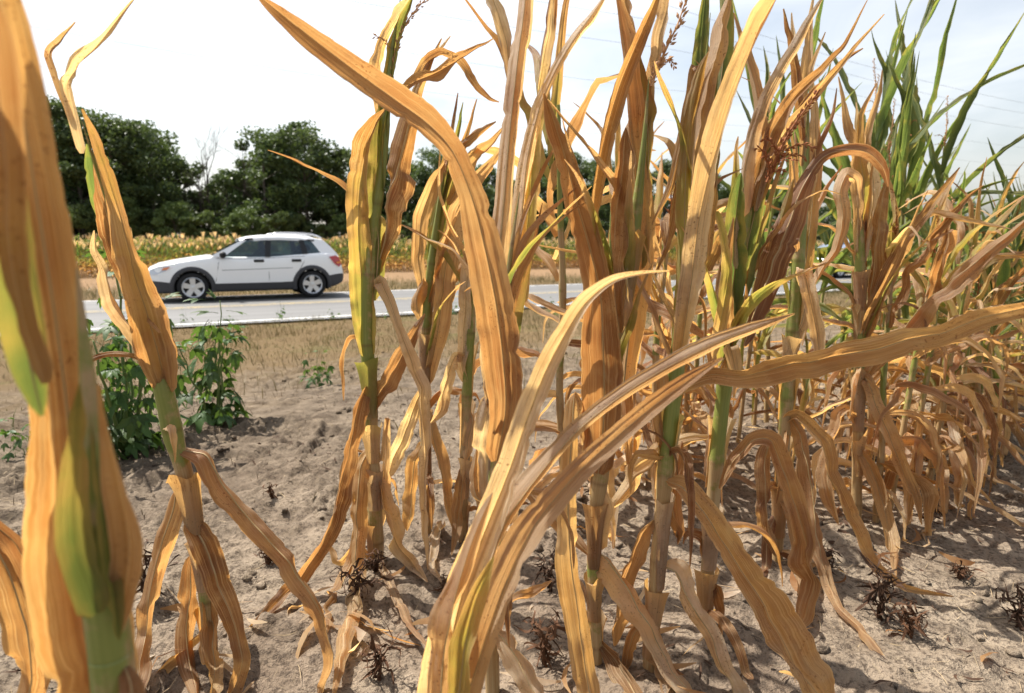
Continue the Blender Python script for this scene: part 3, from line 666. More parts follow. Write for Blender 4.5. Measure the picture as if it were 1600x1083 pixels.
p.leaf('768,1020,8 800,940,14 836,932,20 862,908,6', dy=.15, t=.7)
p.done(3, 7)

# near plant whose pale leaves sweep across the centre
p = Plant(.66, 'near corn plant whose pale leaves sweep up across the centre from below')
p.stalk('690,1290,54,.2 688,1180,54,.2 686,1120,44,.3', )
p.leaf('688,1190,60 694,1090,90 706,1000,92 728,910,80 762,820,66 794,740,58 822,660,54 848,590,50 878,530,44 914,474,34 956,440,20 1002,428,10 1046,424,3', dy=(-.02, .1), t=.25, fold=.55, ripple=.12, tw=.25, seed=931, tone=0.9)
p.leaf('700,1180,50 716,1080,70 748,930,70 790,820,64 846,738,44 906,670,36 972,618,36 1040,576,36 1110,540,36 1176,514,28 1216,500,14 1242,490,3', dy=(-.04, .16), t=-.35, fold=.6, ripple=.12, tw=.3, seed=932, tone=0.75)
p.leaf('704,1160,50 744,1040,70 786,920,70 836,820,64 900,742,50 962,684,42 1022,634,38 1080,592,26 1130,560,10', dy=(-.06, .1), t=.35, fold=.6, ripple=.1, tw=.3, seed=933, tone=0.6, g=.05)
p.leaf('690,1160,60 690,1060,60 704,960,54 736,850,40 770,770,24', dy=(-.06, -.02), t=-.2, fold=.5, ripple=.15)
p.leaf('700,1170,40 716,1090,50 728,1000,50 748,930,40 772,870,20', dy=(-.07, -.05), t=.3, g=.45, g1=.4, fold=.3)
p.done(0)

# broad rusty leaved plant right of centre
p = Plant(1.12, 'corn plant with the broad rusty speckled leaf and tassel at top centre')
p.stalk('932,1050,24,.0 930,980,26,.0 928,870,26,.3 932,790,30,.15 944,700,34,.1 952,600,36,.1 968,500,34,.3 985,400,30,.4 998,300,26,.6 1008,200,20,.6 1014,120,12,.5')
p.leaf('934,740,54 942,670,74 944,600,80 942,530,78 938,460,66 922,390,64 902,320,58 884,250,48 866,190,34 850,146,8', dy=(-.03, -.08), t=.15, fold=.55, ripple=.14, tw=.25, seed=941, tone=0.2)
p.leaf('940,560,24 924,470,26 924,380,28 930,300,34 944,220,46 966,140,48 994,70,40 1018,16,32 1040,-40,14', dy=(-.01, .03), t=-.3, fold=.7, ripple=.14, tw=.3)
p.leaf('972,620,46 982,530,62 990,440,66 996,360,60 996,290,52 986,210,46 976,120,44 968,40,40 960,-40,30', dy=(.0, .05), t=.3, fold=.7, ripple=.14, g=.08, tw=.3)
p.leaf('968,520,24 958,440,36 958,390,40 966,330,46 974,260,44 978,200,26', dy=(-.04, -.02), t=-.5, fold=.5)
p.leaf('1000,420,20 1010,320,34 1014,230,36 1008,160,28 1000,90,16', dy=(.02, .04), t=.2, g=.6, g1=.3, fold=.6)
p.leaf('1010,220,14 1020,120,20 1032,60,24 1046,0,20 1056,-40,8', dy=(.04, .08), t=.5, fold=.6)
p.leaf('1000,190,14 996,110,26 984,40,26 972,-20,14', dy=(.06, .1), t=.3, fold=.6, g=.15)
p.leaf('960,420,20 976,400,18 984,360,36 976,470,36 972,520,20', dy=-.04, t=.4, g=.25)
p.tassel('1018,135 1028,105 1044,70 1058,40 1070,6', nb=2, dense=.0026, size=.013)
p.leaf('898,616,10 896,632,30 893,690,34 888,770,36 890,850,42 900,930,48 910,1010,50 922,1090,48 930,1150,20', dy=(-.06, -.12), t=.3, fold=.35, ripple=.12, tw=.25, seed=951, tone=0.5)
p.leaf('940,745,20 918,690,24 904,640,30 898,612,16', dy=(0, -.06), t=-.4)
p.leaf('932,862,12 952,876,44 982,920,54 1010,970,52 1040,1025,46 1074,1085,44 1100,1130,20', dy=-.12, t=.4, fold=.55, ripple=.3)
p.leaf('934,1000,14 958,1030,38 982,1070,44 1010,1110,26', dy=-.08, t=-.3)
p.leaf('926,872,10 884,830,34 846,790,34 815,755,18 790,735,5', dy=.12, t=.2)
p.leaf('934,860,20 944,800,26 930,740,24 910,700,14', dy=-.02, t=.2)
p.leaf('930,980,10 912,960,16 905,1000,20 898,1040,6', dy=.02)
p.done(3, 7)

p = Plant(1.09, 'corn plant with green stem and two tall green leaves reaching the top edge')
p.stalk('1012,1064,27,.0 1018,1000,28,.1 1026,900,29,.1 1036,780,30,.15 1044,690,31,.55 1055,600,32,.8 1063,520,30,.7 1074,430,28,.6 1084,330,26,.7 1093,220,22,.8 1102,110,16,.8 1110,20,10,.7')
p.leaf('1056,560,24 1064,480,42 1068,410,40 1070,330,38 1072,260,36 1080,180,34 1094,112,32 1106,82,18', dy=-.03, t=.3, g=.5, g1=.25, fold=.6, ripple=.14, tw=.25)
p.leaf('1084,420,24 1086,330,36 1088,230,40 1092,130,36 1098,40,26 1106,-40,10', dy=.03, t=-.2, g=1, g1=1, fold=.5, ripple=.12)
p.leaf('1106,300,20 1116,200,32 1128,110,34 1132,30,30 1128,-50,16', dy=.05, t=.3, g=.95, g1=.8, fold=.5, ripple=.12)
p.leaf('1062,560,34 1072,500,48 1082,430,50 1090,360,48 1104,290,48 1126,210,46 1152,130,40 1182,60,42 1212,0,42 1240,-60,24', dy=(-.05, -.12), t=.3, fold=.65, ripple=.14, tw=.3, seed=961, tone=0.72)
p.leaf('1080,300,16 1086,200,26 1098,120,26 1116,50,26 1140,-20,12', dy=(-.03, .0), t=-.4, fold=.65, g=.1)
p.leaf('1108,400,12 1118,300,26 1124,240,30 1110,150,24 1098,84,20 1094,20,8', dy=(.0, .05), t=.4, fold=.5)
p.leaf('1096,300,10 1072,240,16 1046,360,14 1024,430,5', dy=.04, t=.5)
p.leaf('1088,260,8 1094,100,16 1070,200,20 1048,290,14 1020,350,4', dy=.02, t=.3, fold=.7)
p.leaf('1120,330,12 1140,420,20 1130,480,26 1114,560,20', dy=(.0, .05), t=.3, g=.4)
p.leaf('1180,330,12 1192,240,24 1184,160,26 1164,80,20 1146,20,4', dy=(.1, .15), t=.2, fold=.6)
p.leaf('1042,752,14 1066,762,40 1100,806,50 1136,856,56 1170,908,68 1204,968,78 1240,1030,82 1276,1085,70 1300,1130,30', dy=(-.02, -.2), t=.3, fold=.5, ripple=.3, seed=963, tone=0.35)
p.leaf('1030,884,12 1054,896,40 1082,946,48 1106,985,44 1126,1030,44 1142,1085,36 1150,1130,14', dy=-.1, t=-.3, ripple=.4)
p.leaf('1022,812,14 1004,838,36 984,890,38 968,950,44 960,1010,22', dy=.05, t=.3)
p.leaf('1010,968,8 992,990,22 980,1030,20 974,1060,6', dy=.02)
p.leaf('1022,1000,12 1034,1040,26 1040,1090,20', dy=-.05)
p.leaf('1046,626,6 1072,598,34 1108,586,34 1156,588,32 1204,576,52 1262,564,54 1330,552,50 1400,537,48 1480,515,42 1560,492,34 1640,472,24 1700,456,5', dy=(-.02, -.34), t=-.35, fold=.4, ripple=.26, tw=.3, seed=971, tone=0.3)
p.leaf('1036,800,12 1056,838,26 1050,770,30 1066,690,18', dy=.03, t=.4)
p.leaf('1040,720,14 1030,660,18 1036,600,26 1032,560,14', dy=-.02, t=-.3)
p.done(3, 7)

p = Plant(1.22, 'corn plant with swollen green wrapped leaves and rust red tassel right of centre')
p.stalk('1098,1000,27,.0 1105,900,28,.0 1112,800,29,.05 1121,700,30,.55 1131,610,30,.8 1140,520,30,.6 1152,430,28,.7 1166,340,26,.7 1182,270,18,.6 1196,210,10,.4')
p.leaf('1140,520,26 1144,460,50 1150,400,52 1150,340,40 1158,270,30', dy=-.04, t=.2, g=1, g1=.9, fold=.5, ripple=.12, tw=.2)
p.leaf('1152,470,20 1164,400,44 1180,330,44 1192,270,34 1204,230,14', dy=-.02, t=-.3, g=.9, g1=.8, fold=.5, ripple=.12, tw=.2)
p.leaf('1160,520,18 1184,450,34 1204,390,34 1224,330,26 1240,280,10', dy=.0, t=.3, g=.7, g1=.3, fold=.5, ripple=.12)
p.leaf('1162,540,20 1186,470,44 1212,400,58 1236,340,56 1256,285,40 1284,248,26 1322,234,26 1356,238,28 1380,262,22 1388,292,8', dy=(-.06, .08), t=.2, fold=.6, ripple=.2, seed=981, tone=0.12)
p.leaf('1132,560,14 1122,510,42 1124,460,38 1136,400,24 1146,340,10', dy=-.07, t=.4)
p.leaf('1150,420,20 1152,330,34 1168,240,32 1196,160,28 1224,104,24 1256,54,22 1290,-10,6', dy=(-.03, -.05), t=-.3, fold=.65, ripple=.16)
p.leaf('1170,330,20 1186,262,40 1206,204,38 1240,150,28 1284,112,18 1320,70,10 1356,0,2', dy=(-.02, .04), t=.3, fold=.6)
p.leaf('1180,320,16 1200,250,30 1240,190,24 1290,130,16 1340,70,8 1382,22,2', dy=(.0, .08), t=-.2, fold=.6)
p.leaf('1190,300,14 1222,220,20 1268,150,16 1310,100,10 1348,76,2', dy=(.03, .1), t=.3, fold=.6)
p.tassel('1198,285 1216,240 1240,196 1278,146', M_TASSEL_RED, nb=7, dense=.0018, size=.010, blen=.075, dy=-.05)
p.leaf('1124,764,10 1146,722,26 1176,690,34 1204,690,38 1226,740,44 1246,800,46 1262,860,44 1272,910,40 1258,965,34 1240,988,5', dy=(-.02, -.12), t=.2, ripple=.35)
p.leaf('1122,684,8 1082,688,22 1036,710,36 992,752,44 962,786,24 940,810,5', dy=.1, t=.6)
p.leaf('1128,620,14 1124,580,28 1140,540,34 1150,600,26', dy=-.05, t=.2)
p.leaf('1104,880,10 1092,845,20 1076,836,12 1068,850,5', dy=.02)
p.leaf('1108,930,8 1120,915,18 1132,950,20 1128,1000,10', dy=-.03)
p.done(3, 7)

p = Plant(1.52, 'corn plant with upright yellowing stem behind the rust red tassel')
p.stalk('1214,880,22,.0 1218,800,23,.0 1224,700,24,.1 1232,600,26,.4 1240,500,26,.5 1248,400,24,.7 1256,300,22,.6 1262,200,14,.5 1264,140,8,.4')
p.leaf('1240,480,18 1256,420,32 1268,340,32 1274,260,26 1272,190,18 1266,140,10', dy=.02, t=.2, g=.35, g1=.1)
p.leaf('1252,260,10 1258,170,20 1262,100,20 1266,40,12 1272,-10,4', dy=.05, t=.3)
p.leaf('1254,220,10 1246,130,18 1238,70,14 1224,14,3', dy=.03, t=-.3)
p.leaf('1256,200,10 1248,120,14 1240,60,10 1237,20,2', dy=.06, t=.3)
p.leaf('1264,330,12 1276,250,20 1276,180,16 1268,110,10 1290,50,2', dy=.0, t=.3)
p.leaf('1234,560,16 1252,500,30 1260,450,32 1256,420,30 1276,520,34 1282,580,20', dy=-.1, t=.3, g=.05)
p.leaf('1228,640,14 1250,680,30 1268,760,38 1276,840,40 1290,900,24 1310,950,20 1350,985,22 1372,1012,22 1400,1040,14 1428,1056,4', dy=-.35, t=.3, ripple=.35)
p.leaf('1222,700,12 1206,690,26 1196,740,36 1200,810,34 1212,870,20', dy=-.08, t=.3)
p.leaf('1226,660,12 1246,650,24 1280,690,30 1306,760,30 1336,830,30 1370,890,24 1420,920,18 1490,932,5', dy=-.2, t=.4)
p.leaf('1220,780,10 1234,800,22 1250,870,30 1262,930,34 1254,985,20', dy=-.2, t=-.2)
p.leaf('1216,800,10 1200,830,20 1196,880,18 1186,910,6', dy=-.08)
p.leaf('1214,860,8 1236,860,16 1262,880,16 1300,870,5', dy=-.1)
p.done(3, 7)

p = Plant(1.75, 'corn plant with hooked pale leaf in front of the hidden silver car')
p.stalk('1338,790,20,.0 1340,700,20,.1 1342,600,20,.3 1344,500,20,.5 1344,400,19,.6 1342,320,16,.6 1340,260,10,.4')
p.leaf('1342,420,12 1340,330,22 1338,282,30 1322,272,36 1312,300,30 1318,340,28 1306,390,20 1284,420,18 1270,450,20 1262,500,22 1254,540,8', dy=(0, -.15), t=.3, fold=.6)
p.leaf('1344,420,14 1360,340,28 1366,290,30 1350,220,22 1338,160,4', dy=.02, t=.2)
p.leaf('1340,300,10 1328,220,18 1318,160,8 1310,120,2', dy=.02)
p.leaf('1342,300,10 1356,210,14 1372,150,8 1378,110,2', dy=.04)
p.leaf('1342,360,14 1352,300,22 1344,250,18 1346,180,10 1370,130,2', dy=-.03, g=.5, g1=.1)
p.leaf('1346,520,12 1364,450,30 1368,380,34 1378,320,24 1390,260,8', dy=-.05, t=.3, g=.1)
p.leaf('1344,560,12 1362,500,24 1380,440,22 1410,380,22 1450,330,18 1500,262,5', dy=-.1, t=.3)
p.leaf('1344,600,12 1372,560,34 1410,520,42 1450,470,40 1500,430,36 1560,380,30 1620,330,18', dy=-.25, t=.3, ripple=.35)
p.leaf('1340,620,12 1352,590,24 1372,640,30 1396,700,32 1420,760,30 1440,820,12', dy=-.12, t=.3)
p.leaf('1338,660,12 1320,640,24 1300,690,30 1296,760,30 1310,820,14', dy=-.1, t=-.3)
p.leaf('1340,700,10 1360,730,26 1380,790,28 1392,850,24 1400,900,10', dy=-.15, t=.3)
p.done(3, 7)

# ---------------- plants of the rows running off to the right
def proc_plant(seed, H, green, nleaf=18):
    r = np.random.default_rng(seed); parts = []
    n = 70; z = np.linspace(-.02, H * .86, n); bx = r.uniform(-.05, .05); by = r.uniform(-.05, .05); f = z / H
    P = np.stack([bx * f ** 2 + .01 * n1(f * 4, seed), by * f ** 2 + .01 * n1(f * 4 + 8, seed), z], -1)
    sg = np.clip(np.interp(f, [0, .3, .5, 1], [0, .1, .5, .7]) * (.6 + green), 0, 1)
    parts.append(('stalk', stalk_mesh(P, np.interp(f, [0, .5, 1], [.0125, .011, .003]), sg, seed=seed, k=9)))
    az = r.uniform(0, 6.28)
    for k in range(nleaf):
        q = (k + .5) / nleaf; h = H * (.08 + .74 * q ** 1.2); az += math.pi + r.normal(0, .5)
        up = sstep(.45, .85, q)
        el = .25 + 1.0 * up + r.uniform(-.35, .35); dr = (2.5 - 1.9 * up) * r.uniform(.75, 1.2); L_ = H * r.uniform(.38, .56) * (1 - .12 * up)
        if green > .6: g = float(np.clip((q - .25) * 3, 0, 1)); g1 = g * .95; dr *= .75 - .4 * up; el = el + .15 * up; L_ *= 1 + .25 * up
        else: g = float(np.clip((q - .5) * 1.8 * (.4 + green), 0, 1)) * (r.random() < .7); g1 = 0
        parts.append(('leaf', proc_leaf(h, az, L_, r.uniform(.026, .048) * (1.35 if green > .6 and q > .4 else 1), el, dr, g, seed * 50 + k, g1=g1)))
    top = P[-1]
    Tp = np.array([top - [0, 0, .04], top + [0, .004, .05], top + [.01, .0, .11], top + [.02, .01, H * .14]])
    if r.random() < .75: parts.append(('tassel', tassel_mesh(Tp, seed, 4, M_TASSEL if r.random() < .6 else M_TASSEL_RED, .005, .011, .08)))
    return parts
DRY = [proc_plant(3000 + k, h, g) for k, (h, g) in enumerate(((1.22, .25), (1.3, .4), (1.12, .1), (1.36, .35), (1.2, .5), (1.05, .2)))]
GRN = [proc_plant(3100 + k, h, 1.0, 12) for k, h in enumerate((1.72, 1.6, 1.45, 1.8))]
def place(parts, x, y, rz, sc, label, group):
    o = empty('corn_plant', (x, y, gz(x, y) - .01), label, 'corn plant', group); o.rotation_euler = (rr.uniform(-.07, .07), rr.uniform(-.07, .07), rz); o.scale = (sc, sc, sc)
    for nm, me in parts: obj(nm, me, o)
    return o
rr = random.Random(11)
def rowpos(r_, t): p_ = WN * r_ + WD * t; return p_
ORD = 'first second third fourth fifth sixth seventh eighth ninth tenth eleventh twelfth'.split()
# the last row beside the bare strip
ct = {}
def lab_of(base, key):
    ct[key] = ct.get(key, 0) + 1; k = ct[key]
    return base.replace('#', ORD[k - 1]) if k <= 12 else base.replace('#', 'distant').replace('counting rightward', 'far along')
for t in np.concatenate([np.arange(1.35, 5.0, .17), np.arange(5.0, 12.5, .24)]):
    q = rowpos(1.30 + rr.uniform(-.07, .07), t + rr.uniform(-.05, .05)); far = t > 3.2
    gp = rr.random() < (.12 if t < 2.4 else .8 if q[0] / q[1] < .86 else .45)
    if .505 < q[0] / q[1] < .575: continue
    if gp: place(rr.choice(GRN), q[0], q[1], rr.uniform(0, 6.28), rr.uniform(.74, .98) * (.72 if q[0] / q[1] > .70 else 1), lab_of('# green topped corn plant of the last row before the road, counting rightward', 1), 'green plants of the last row')
    else: place(rr.choice(DRY), q[0], q[1], rr.uniform(0, 6.28), rr.uniform(.88, 1.08) * (.74 if .60 < q[0] / q[1] else 1), lab_of('# withered tan corn plant of the last row before the road, counting rightward', 2), 'dry plants of the last row')
for t in np.concatenate([np.arange(1.95, 4.6, .135), np.arange(4.6, 11, .25)]):
    q = rowpos(.62 + rr.uniform(-.06, .06), t + rr.uniform(-.05, .05))
    gp = rr.random() < (.0 if t < 3.0 else .45)
    if .515 < q[0] / q[1] < .565: continue
    if gp: place(rr.choice(GRN), q[0], q[1], rr.uniform(0, 6.28), rr.uniform(.55, .70), lab_of('# green topped corn plant of the nearer row by the furrow, counting rightward', 3), 'green plants of the nearer row')
    else: place(rr.choice(DRY), q[0], q[1], rr.uniform(0, 6.28), rr.uniform(.80, .98) * (.84 if .62 < q[0] / q[1] else 1), lab_of('# withered tan corn plant of the nearer row by the furrow, counting rightward', 4), 'dry plants of the nearer row')
for px, Y, sc, k, lab in ((1362, 2.75, .98, 0, 'tallest dark green corn plant with tassel against the sky at right'), (1410, 3.0, .98, 1, 'tall green corn plant with spreading leaves, right of the tallest green one'),
                          (1335, 3.0, .90, 3, 'green corn plant with narrow upright leaves, left of the tallest green one'),
                          (1392, 2.55, .80, 3, 'dark green corn plant crowded below the tallest one'), (1455, 3.1, .78, 2, 'green corn plant leaning over the dry leaves near the right edge'),
                          (1375, 2.35, .78, 1, 'green corn plant with broad leaves just in front of the tallest one'), (1430, 2.6, .86, 0, 'green corn plant with tassel between the tallest one and the right edge'),
                          (1350, 2.55, .88, 2, 'dark green corn plant left behind the hooked pale leaf')):
    q = PY(px, 500, Y); o = place(GRN[k], q[0], q[1], rr.uniform(0, 6.28), sc, lab, 'tall green plants at right')

# ------------------------------------------------------------------ cars
M_WHITE = simple('white_car_paint', (.86, .865, .87), .25, .5, var=.02, scale=3, coat=.6)
M_SILVER = simple('silver_car_paint', (.42, .44, .46), .3, .5, .4, var=.03, scale=3, coat=.6)
M_CLAD = simple('grey_cladding', (.055, .055, .06), .6, .3, var=.1)
M_BLK = simple('black_trim', (.015, .015, .016), .5, .4)
M_TYRE = simple('tyre_rubber', (.022, .022, .023), .85, .2, var=.2)
M_ALLOY = simple('alloy', (.62, .63, .65), .32, .5, .75, var=.05)
M_RED = simple('red_lens', (.42, .012, .012), .15, .6, coat=.5); M_ORANGE = simple('orange_lens', (.75, .20, .03), .15, .6, coat=.5)
M_LENS = simple('clear_lens', (.55, .57, .6), .12, .6, .3, coat=.5)
def glass_mat():
    m, t = mat('tinted_glass'); tr = N(t, 'ShaderNodeBsdfTransparent'); tr.inputs[0].default_value = (.50, .58, .58, 1)
    g = N(t, 'ShaderNodeBsdfGlossy'); g.inputs['Roughness'].default_value = .03; g.inputs[0].default_value = (.9, .95, 1, 1)
    fr = N(t, 'ShaderNodeFresnel'); fr.inputs[0].default_value = 1.5
    ms = N(t, 'ShaderNodeMixShader'); t.links.new(mth(t, 'ADD', mth(t, 'MULTIPLY', fr.outputs[0], .8), .04), ms.inputs[0]); t.links.new(tr.outputs[0], ms.inputs[1]); t.links.new(g.outputs[0], ms.inputs[2])
    finish(t, ms.outputs[0]); return m
M_GLASS = glass_mat()
ST = np.array([[0, .30, .56, .50, .50], [.04, .23, .66, .64, .50], [.12, .20, .755, .73, .49], [.3, .20, .835, .81, .47], [.7, .20, .915, .865, .41], [1.1, .20, .985, .88, .40], [1.4, .20, 1.025, .888, .40],
               [2.0, .20, 1.005, .893, .40], [2.8, .20, 1.03, .893, .40], [3.45, .20, 1.07, .888, .42], [3.9, .22, 1.09, .865, .52], [4.12, .26, 1.075, .82, .56], [4.25, .31, .99, .77, .57], [4.32, .35, .74, .73, .57], [4.36, .42, .62, .64, .55]])
def sec(s):
    zb, zt, w, zc = [np.interp(s, ST[:, 0], ST[:, k]) for k in (1, 2, 3, 4)]
    fr = np.interp(s, [0, .5, 1.3, 1.5, 4, 4.36], [.02, .035, .03, 0, 0, .01])
    zc = min(zc, zt - .05); lo = np.linspace(zb + .05, zc, 6); hi = np.linspace(zc, zt - .12 if zt - .12 > zc else zc + .01, 8)
    low = [(0, zb), (w * .82, zb), (w * .93, zb + .015)] + [(w * (.955 + .04 * (i / 5)), z) for i, z in enumerate(lo)]
    up = [(w * (.993 + .012 * math.sin(math.pi * i / 7)), z) for i, z in enumerate(hi)] + [(w * .975, zt - .06), (w * .945, zt - .02), (w * .89, zt), (w * .5, zt + fr), (0, zt + fr * 1.2)]
    return low, up
def sidey(s, z):
    low, up = sec(s); a = np.array(low[2:] + up[1:-3]); return float(np.interp(z, a[:, 1], a[:, 0]))
WHL = ((.95, .325), (3.55, .325))
def loft(rows, smin=0, smax=4.36, scale=1.0, n=190):
    mb = MB(); ss = np.linspace(smin, smax, n)
    S_ = [rows(s) for s in ss]; m = len(S_[0])
    for sg in (1, -1):
        V = np.array([[2.18 - s, sg * y * scale, z] for s, r in zip(ss, S_) for (y, z) in r]); F_ = grid_faces(n, m)
        c = V[F_].mean(1); keep = np.ones(len(F_), bool)
        for ws, wz in WHL: keep &= ~((np.abs(c[:, 1]) > .45) & (((c[:, 0] - (2.18 - ws)) ** 2 + (c[:, 2] - wz) ** 2) < .385 ** 2))
        F_ = F_[keep]; F_ = F_ if sg > 0 else F_[:, ::-1]
        mb.add(V, F_)
    return mb
def poly_side(pts, sg, out=0., yfun=None, th=.012):
    mb = MB(); P = np.array([[2.18 - s, sg * ((yfun or sidey)(s, z) + out), z] for s, z in pts]); n = len(P)
    Q = P - [0, sg * th, 0]; mb.add(np.vstack([P, Q]), [tuple(range(n)), tuple(range(2 * n - 1, n - 1, -1))] + [(i, (i + 1) % n, (i + 1) % n + n, i + n) for i in range(n)]); return mb
def ghy(s, z): return .848 - (z - 1.02) * .44 - .10 * max(0, (s - 3.4))
def make_car(name, label):
    root = empty(name, (0, 0, 0), label, 'car')
    pm = lambda mb, nm, m, par=root, sm=False: obj(nm, mb.mesh(nm, [m], sm, False), par)
    body = pm(loft(lambda s: sec(s)[1]), 'body', M_WHITE, sm=True)
    pm(loft(lambda s: sec(s)[0], scale=1.008), 'cladding', M_CLAD, sm=True)
    mb = MB(); mb.box((-.35, 0, 1.035), (2.3, 1.5, .02)); mb.box((-.4, 0, .5), (3.0, 1.3, .3)); pm(mb, 'cabin_floor', M_BLK)
    # roof shell
    rs = np.linspace(2.0, 3.90, 40); rz = np.interp(rs, [2.0, 2.2, 2.5, 2.9, 3.3, 3.65, 3.90], [1.41, 1.462, 1.498, 1.505, 1.488, 1.45, 1.405]); rw = np.interp(rs, [2.0, 2.4, 3.3, 3.9], [.60, .635, .63, .57])
    V = []
    for s, z, w_ in zip(rs, rz, rw):
        r = [(w_ + .065, z - .085), (w_ + .055, z - .05), (w_ + .01, z - .012), (w_ * .6, z + .014), (0, z + .022)]
        V += [(2.18 - s, y, zz) for y, zz in r] + [(2.18 - s, -y, zz) for y, zz in r[-2::-1]]
    mb = MB(); mb.add(V, grid_faces(40, 9)); mb.add(np.array(V) - [0, 0, .03], grid_faces(40, 9)[:, ::-1]); roof = pm(mb, 'roof', M_WHITE, sm=True)
    for sg in (1, -1):
        rail = MB(); P = [(2.18 - s, sg * (.555 - .02 * (s > 3.8)), z) for s, z in ((2.72, 1.50), (2.78, 1.548), (3.0, 1.56), (3.35, 1.553), (3.65, 1.528), (3.82, 1.475), (3.88, 1.43))]
        Q, _ = catmull(P, 26); rail.tube(Q, np.full(26, .021), 8); obj('roof_rail', rail.mesh('roof_rail', [M_ALLOY], True, False), roof)
        A = poly_side([(1.36, 1.02), (2.02, 1.37), (2.10, 1.40), (2.16, 1.40), (1.62, 1.0), (1.56, .99)], sg, .004, ghy, .03); pm(A, 'pillar', M_WHITE)
        pm(poly_side([(2.50, .99), (2.55, 1.42), (2.68, 1.425), (2.62, .99)], sg, .002, ghy, .03), 'pillar', M_BLK)
        pm(poly_side([(3.36, 1.03), (3.30, 1.40), (3.42, 1.395), (3.50, 1.03)], sg, .002, ghy, .03), 'pillar', M_BLK)
        pm(poly_side([(3.80, 1.07), (3.60, 1.37), (3.66, 1.42), (3.90, 1.39), (4.05, 1.24), (4.18, 1.08), (4.22, 1.02)], sg, .004, ghy, .03), 'quarter_panel', M_WHITE)
        pm(poly_side([(2.02, 1.375), (2.14, 1.432), (2.6, 1.455), (3.2, 1.445), (3.68, 1.40), (3.66, 1.355), (3.2, 1.395), (2.6, 1.41), (2.14, 1.385)], sg, .006, ghy, .02), 'window_trim', M_BLK)
        for nm, q in (('front_door_glass', [(1.58, 1.0), (2.12, 1.385), (2.56, 1.41), (2.52, .995)]), ('rear_door_glass', [(2.60, .995), (2.66, 1.41), (3.32, 1.395), (3.38, 1.04)]), ('quarter_glass', [(3.48, 1.05), (3.40, 1.39), (3.66, 1.36), (3.84, 1.08)])):
            pm(poly_side(q, sg, -.006, ghy, .004), nm, M_GLASS)
        for q in ([(1.42, .45), (1.50, .85), (1.50, 1.01)], [(2.555, .30), (2.565, .6), (2.56, 1.0)], [(3.16, .55), (3.36, .85), (3.44, 1.04)], [(1.56, .70), (2.3, .715), (3.1, .735)], [(1.46, .965), (2.4, .965), (3.4, 1.005)]):
            mb = MB(); P = np.array([[2.18 - s, sg * (sidey(s, z) - .001), z] for s, z in q]); Q, _ = catmull(P, 12); mb.tube(Q, np.full(12, .006), 5)
            obj('door_seam', mb.mesh('door_seam', [M_CLAD], False, False), body)
        for s in (2.36, 3.20):
            mb = MB(); y = sidey(s, .90); mb.box((2.18 - s, sg * (y + .016), .905), (.17, .035, .03)); mb.box((2.18 - s, sg * y, .905), (.22, .012, .065)); pm(mb, 'door_handle', M_BLK)
        hl = poly_side([(.10, .62), (.14, .73), (.30, .79), (.52, .80), (.44, .70), (.22, .62)], sg, .02, None, .05); h_ = pm(hl, 'headlight', M_LENS)
        oo = poly_side([(.36, .72), (.40, .77), (.53, .79), (.46, .725)], sg, .026); obj('indicator', oo.mesh('indicator', [M_ORANGE], False, False), h_)
        tl = poly_side([(3.98, .99), (4.15, 1.02), (4.24, .97), (4.29, .80), (4.22, .74), (4.10, .82)], sg, .032, None, .06); t_ = pm(tl, 'taillight', M_RED)
        oo = poly_side([(4.14, .86), (4.24, .88), (4.26, .82), (4.16, .82)], sg, .037); obj('indicator', oo.mesh('indicator', [M_ORANGE], False, False), t_)
        mm = MB(); V, Fc = tube_arr(catmull([(2.18 - 1.60, sg * (.86), 1.0), (2.18 - 1.58, sg * .93, 1.03), (2.18 - 1.60, sg * 1.02, 1.05), (2.18 - 1.61, sg * 1.06, 1.05)], 10)[0], np.interp(np.linspace(0, 1, 10), [0, .4, .6, .9, 1], [.025, .05, .075, .07, .02]), 8); mm.add(V, Fc); pm(mm, 'mirror', M_BLK, sm=True)
        for ws, wz in WHL:
            mb = MB(); th = np.linspace(R(-14), R(194), 40); V = []
            for a in th:
                for rad, o_ in ((.372, -.05), (.372, .022), (.41, .026), (.452, .018), (.475, -.01)):
                    s = ws - rad * math.cos(a); z = wz + rad * math.sin(a); V.append((2.18 - s, sg * (max(.70, sidey(min(max(s, .02), 4.34), max(z, .25))) + o_), z))
            mb.add(V, grid_faces(40, 5)); pm(mb, 'wheel_arch', M_CLAD, sm=True)
            mb = MB(); th = np.linspace(R(-20), R(200), 24); V = [(2.18 - ws + .395 * math.cos(a), sg * y, wz + .395 * math.sin(a)) for a in th for y in (.42, .86)]; mb.add(V, grid_faces(24, 2))
            mb.add([(2.18 - ws, sg * .42, wz)] + [(2.18 - ws + .395 * math.cos(a), sg * .42, wz + .395 * math.sin(a)) for a in th], [(0, i, i + 1) for i in range(1, 24)]); pm(mb, 'wheel_well', M_BLK)
            wh = bpy.data.objects.new('wheel', None); C.objects.link(wh); wh.parent = root; wh.location = (2.18 - ws, sg * .775, wz); wh.rotation_euler = (0, rr.uniform(0, 6), 0)
            prof = [(.215, -.09), (.235, -.105), (.29, -.108), (.318, -.09), (.325, -.05), (.325, .05), (.318, .09), (.29, .105), (.235, .1), (.215, .085)]; a = np.linspace(0, 2 * math.pi, 40, endpoint=False)
            V = np.array([[r_ * math.cos(q), sg * y_, r_ * math.sin(q)] for r_, y_ in prof for q in a]); mb = MB(); mb.add(V, grid_faces(10, 40, True)); obj('tyre', mb.mesh('tyre', [M_TYRE], True, False), wh)
            mb = MB(); prof = [(.222, .088), (.232, .095), (.222, .098), (.205, .085), (.20, .02)]
            mb.add(np.array([[r_ * math.cos(q), sg * y_, r_ * math.sin(q)] for r_, y_ in prof for q in a]), grid_faces(5, 40, True))
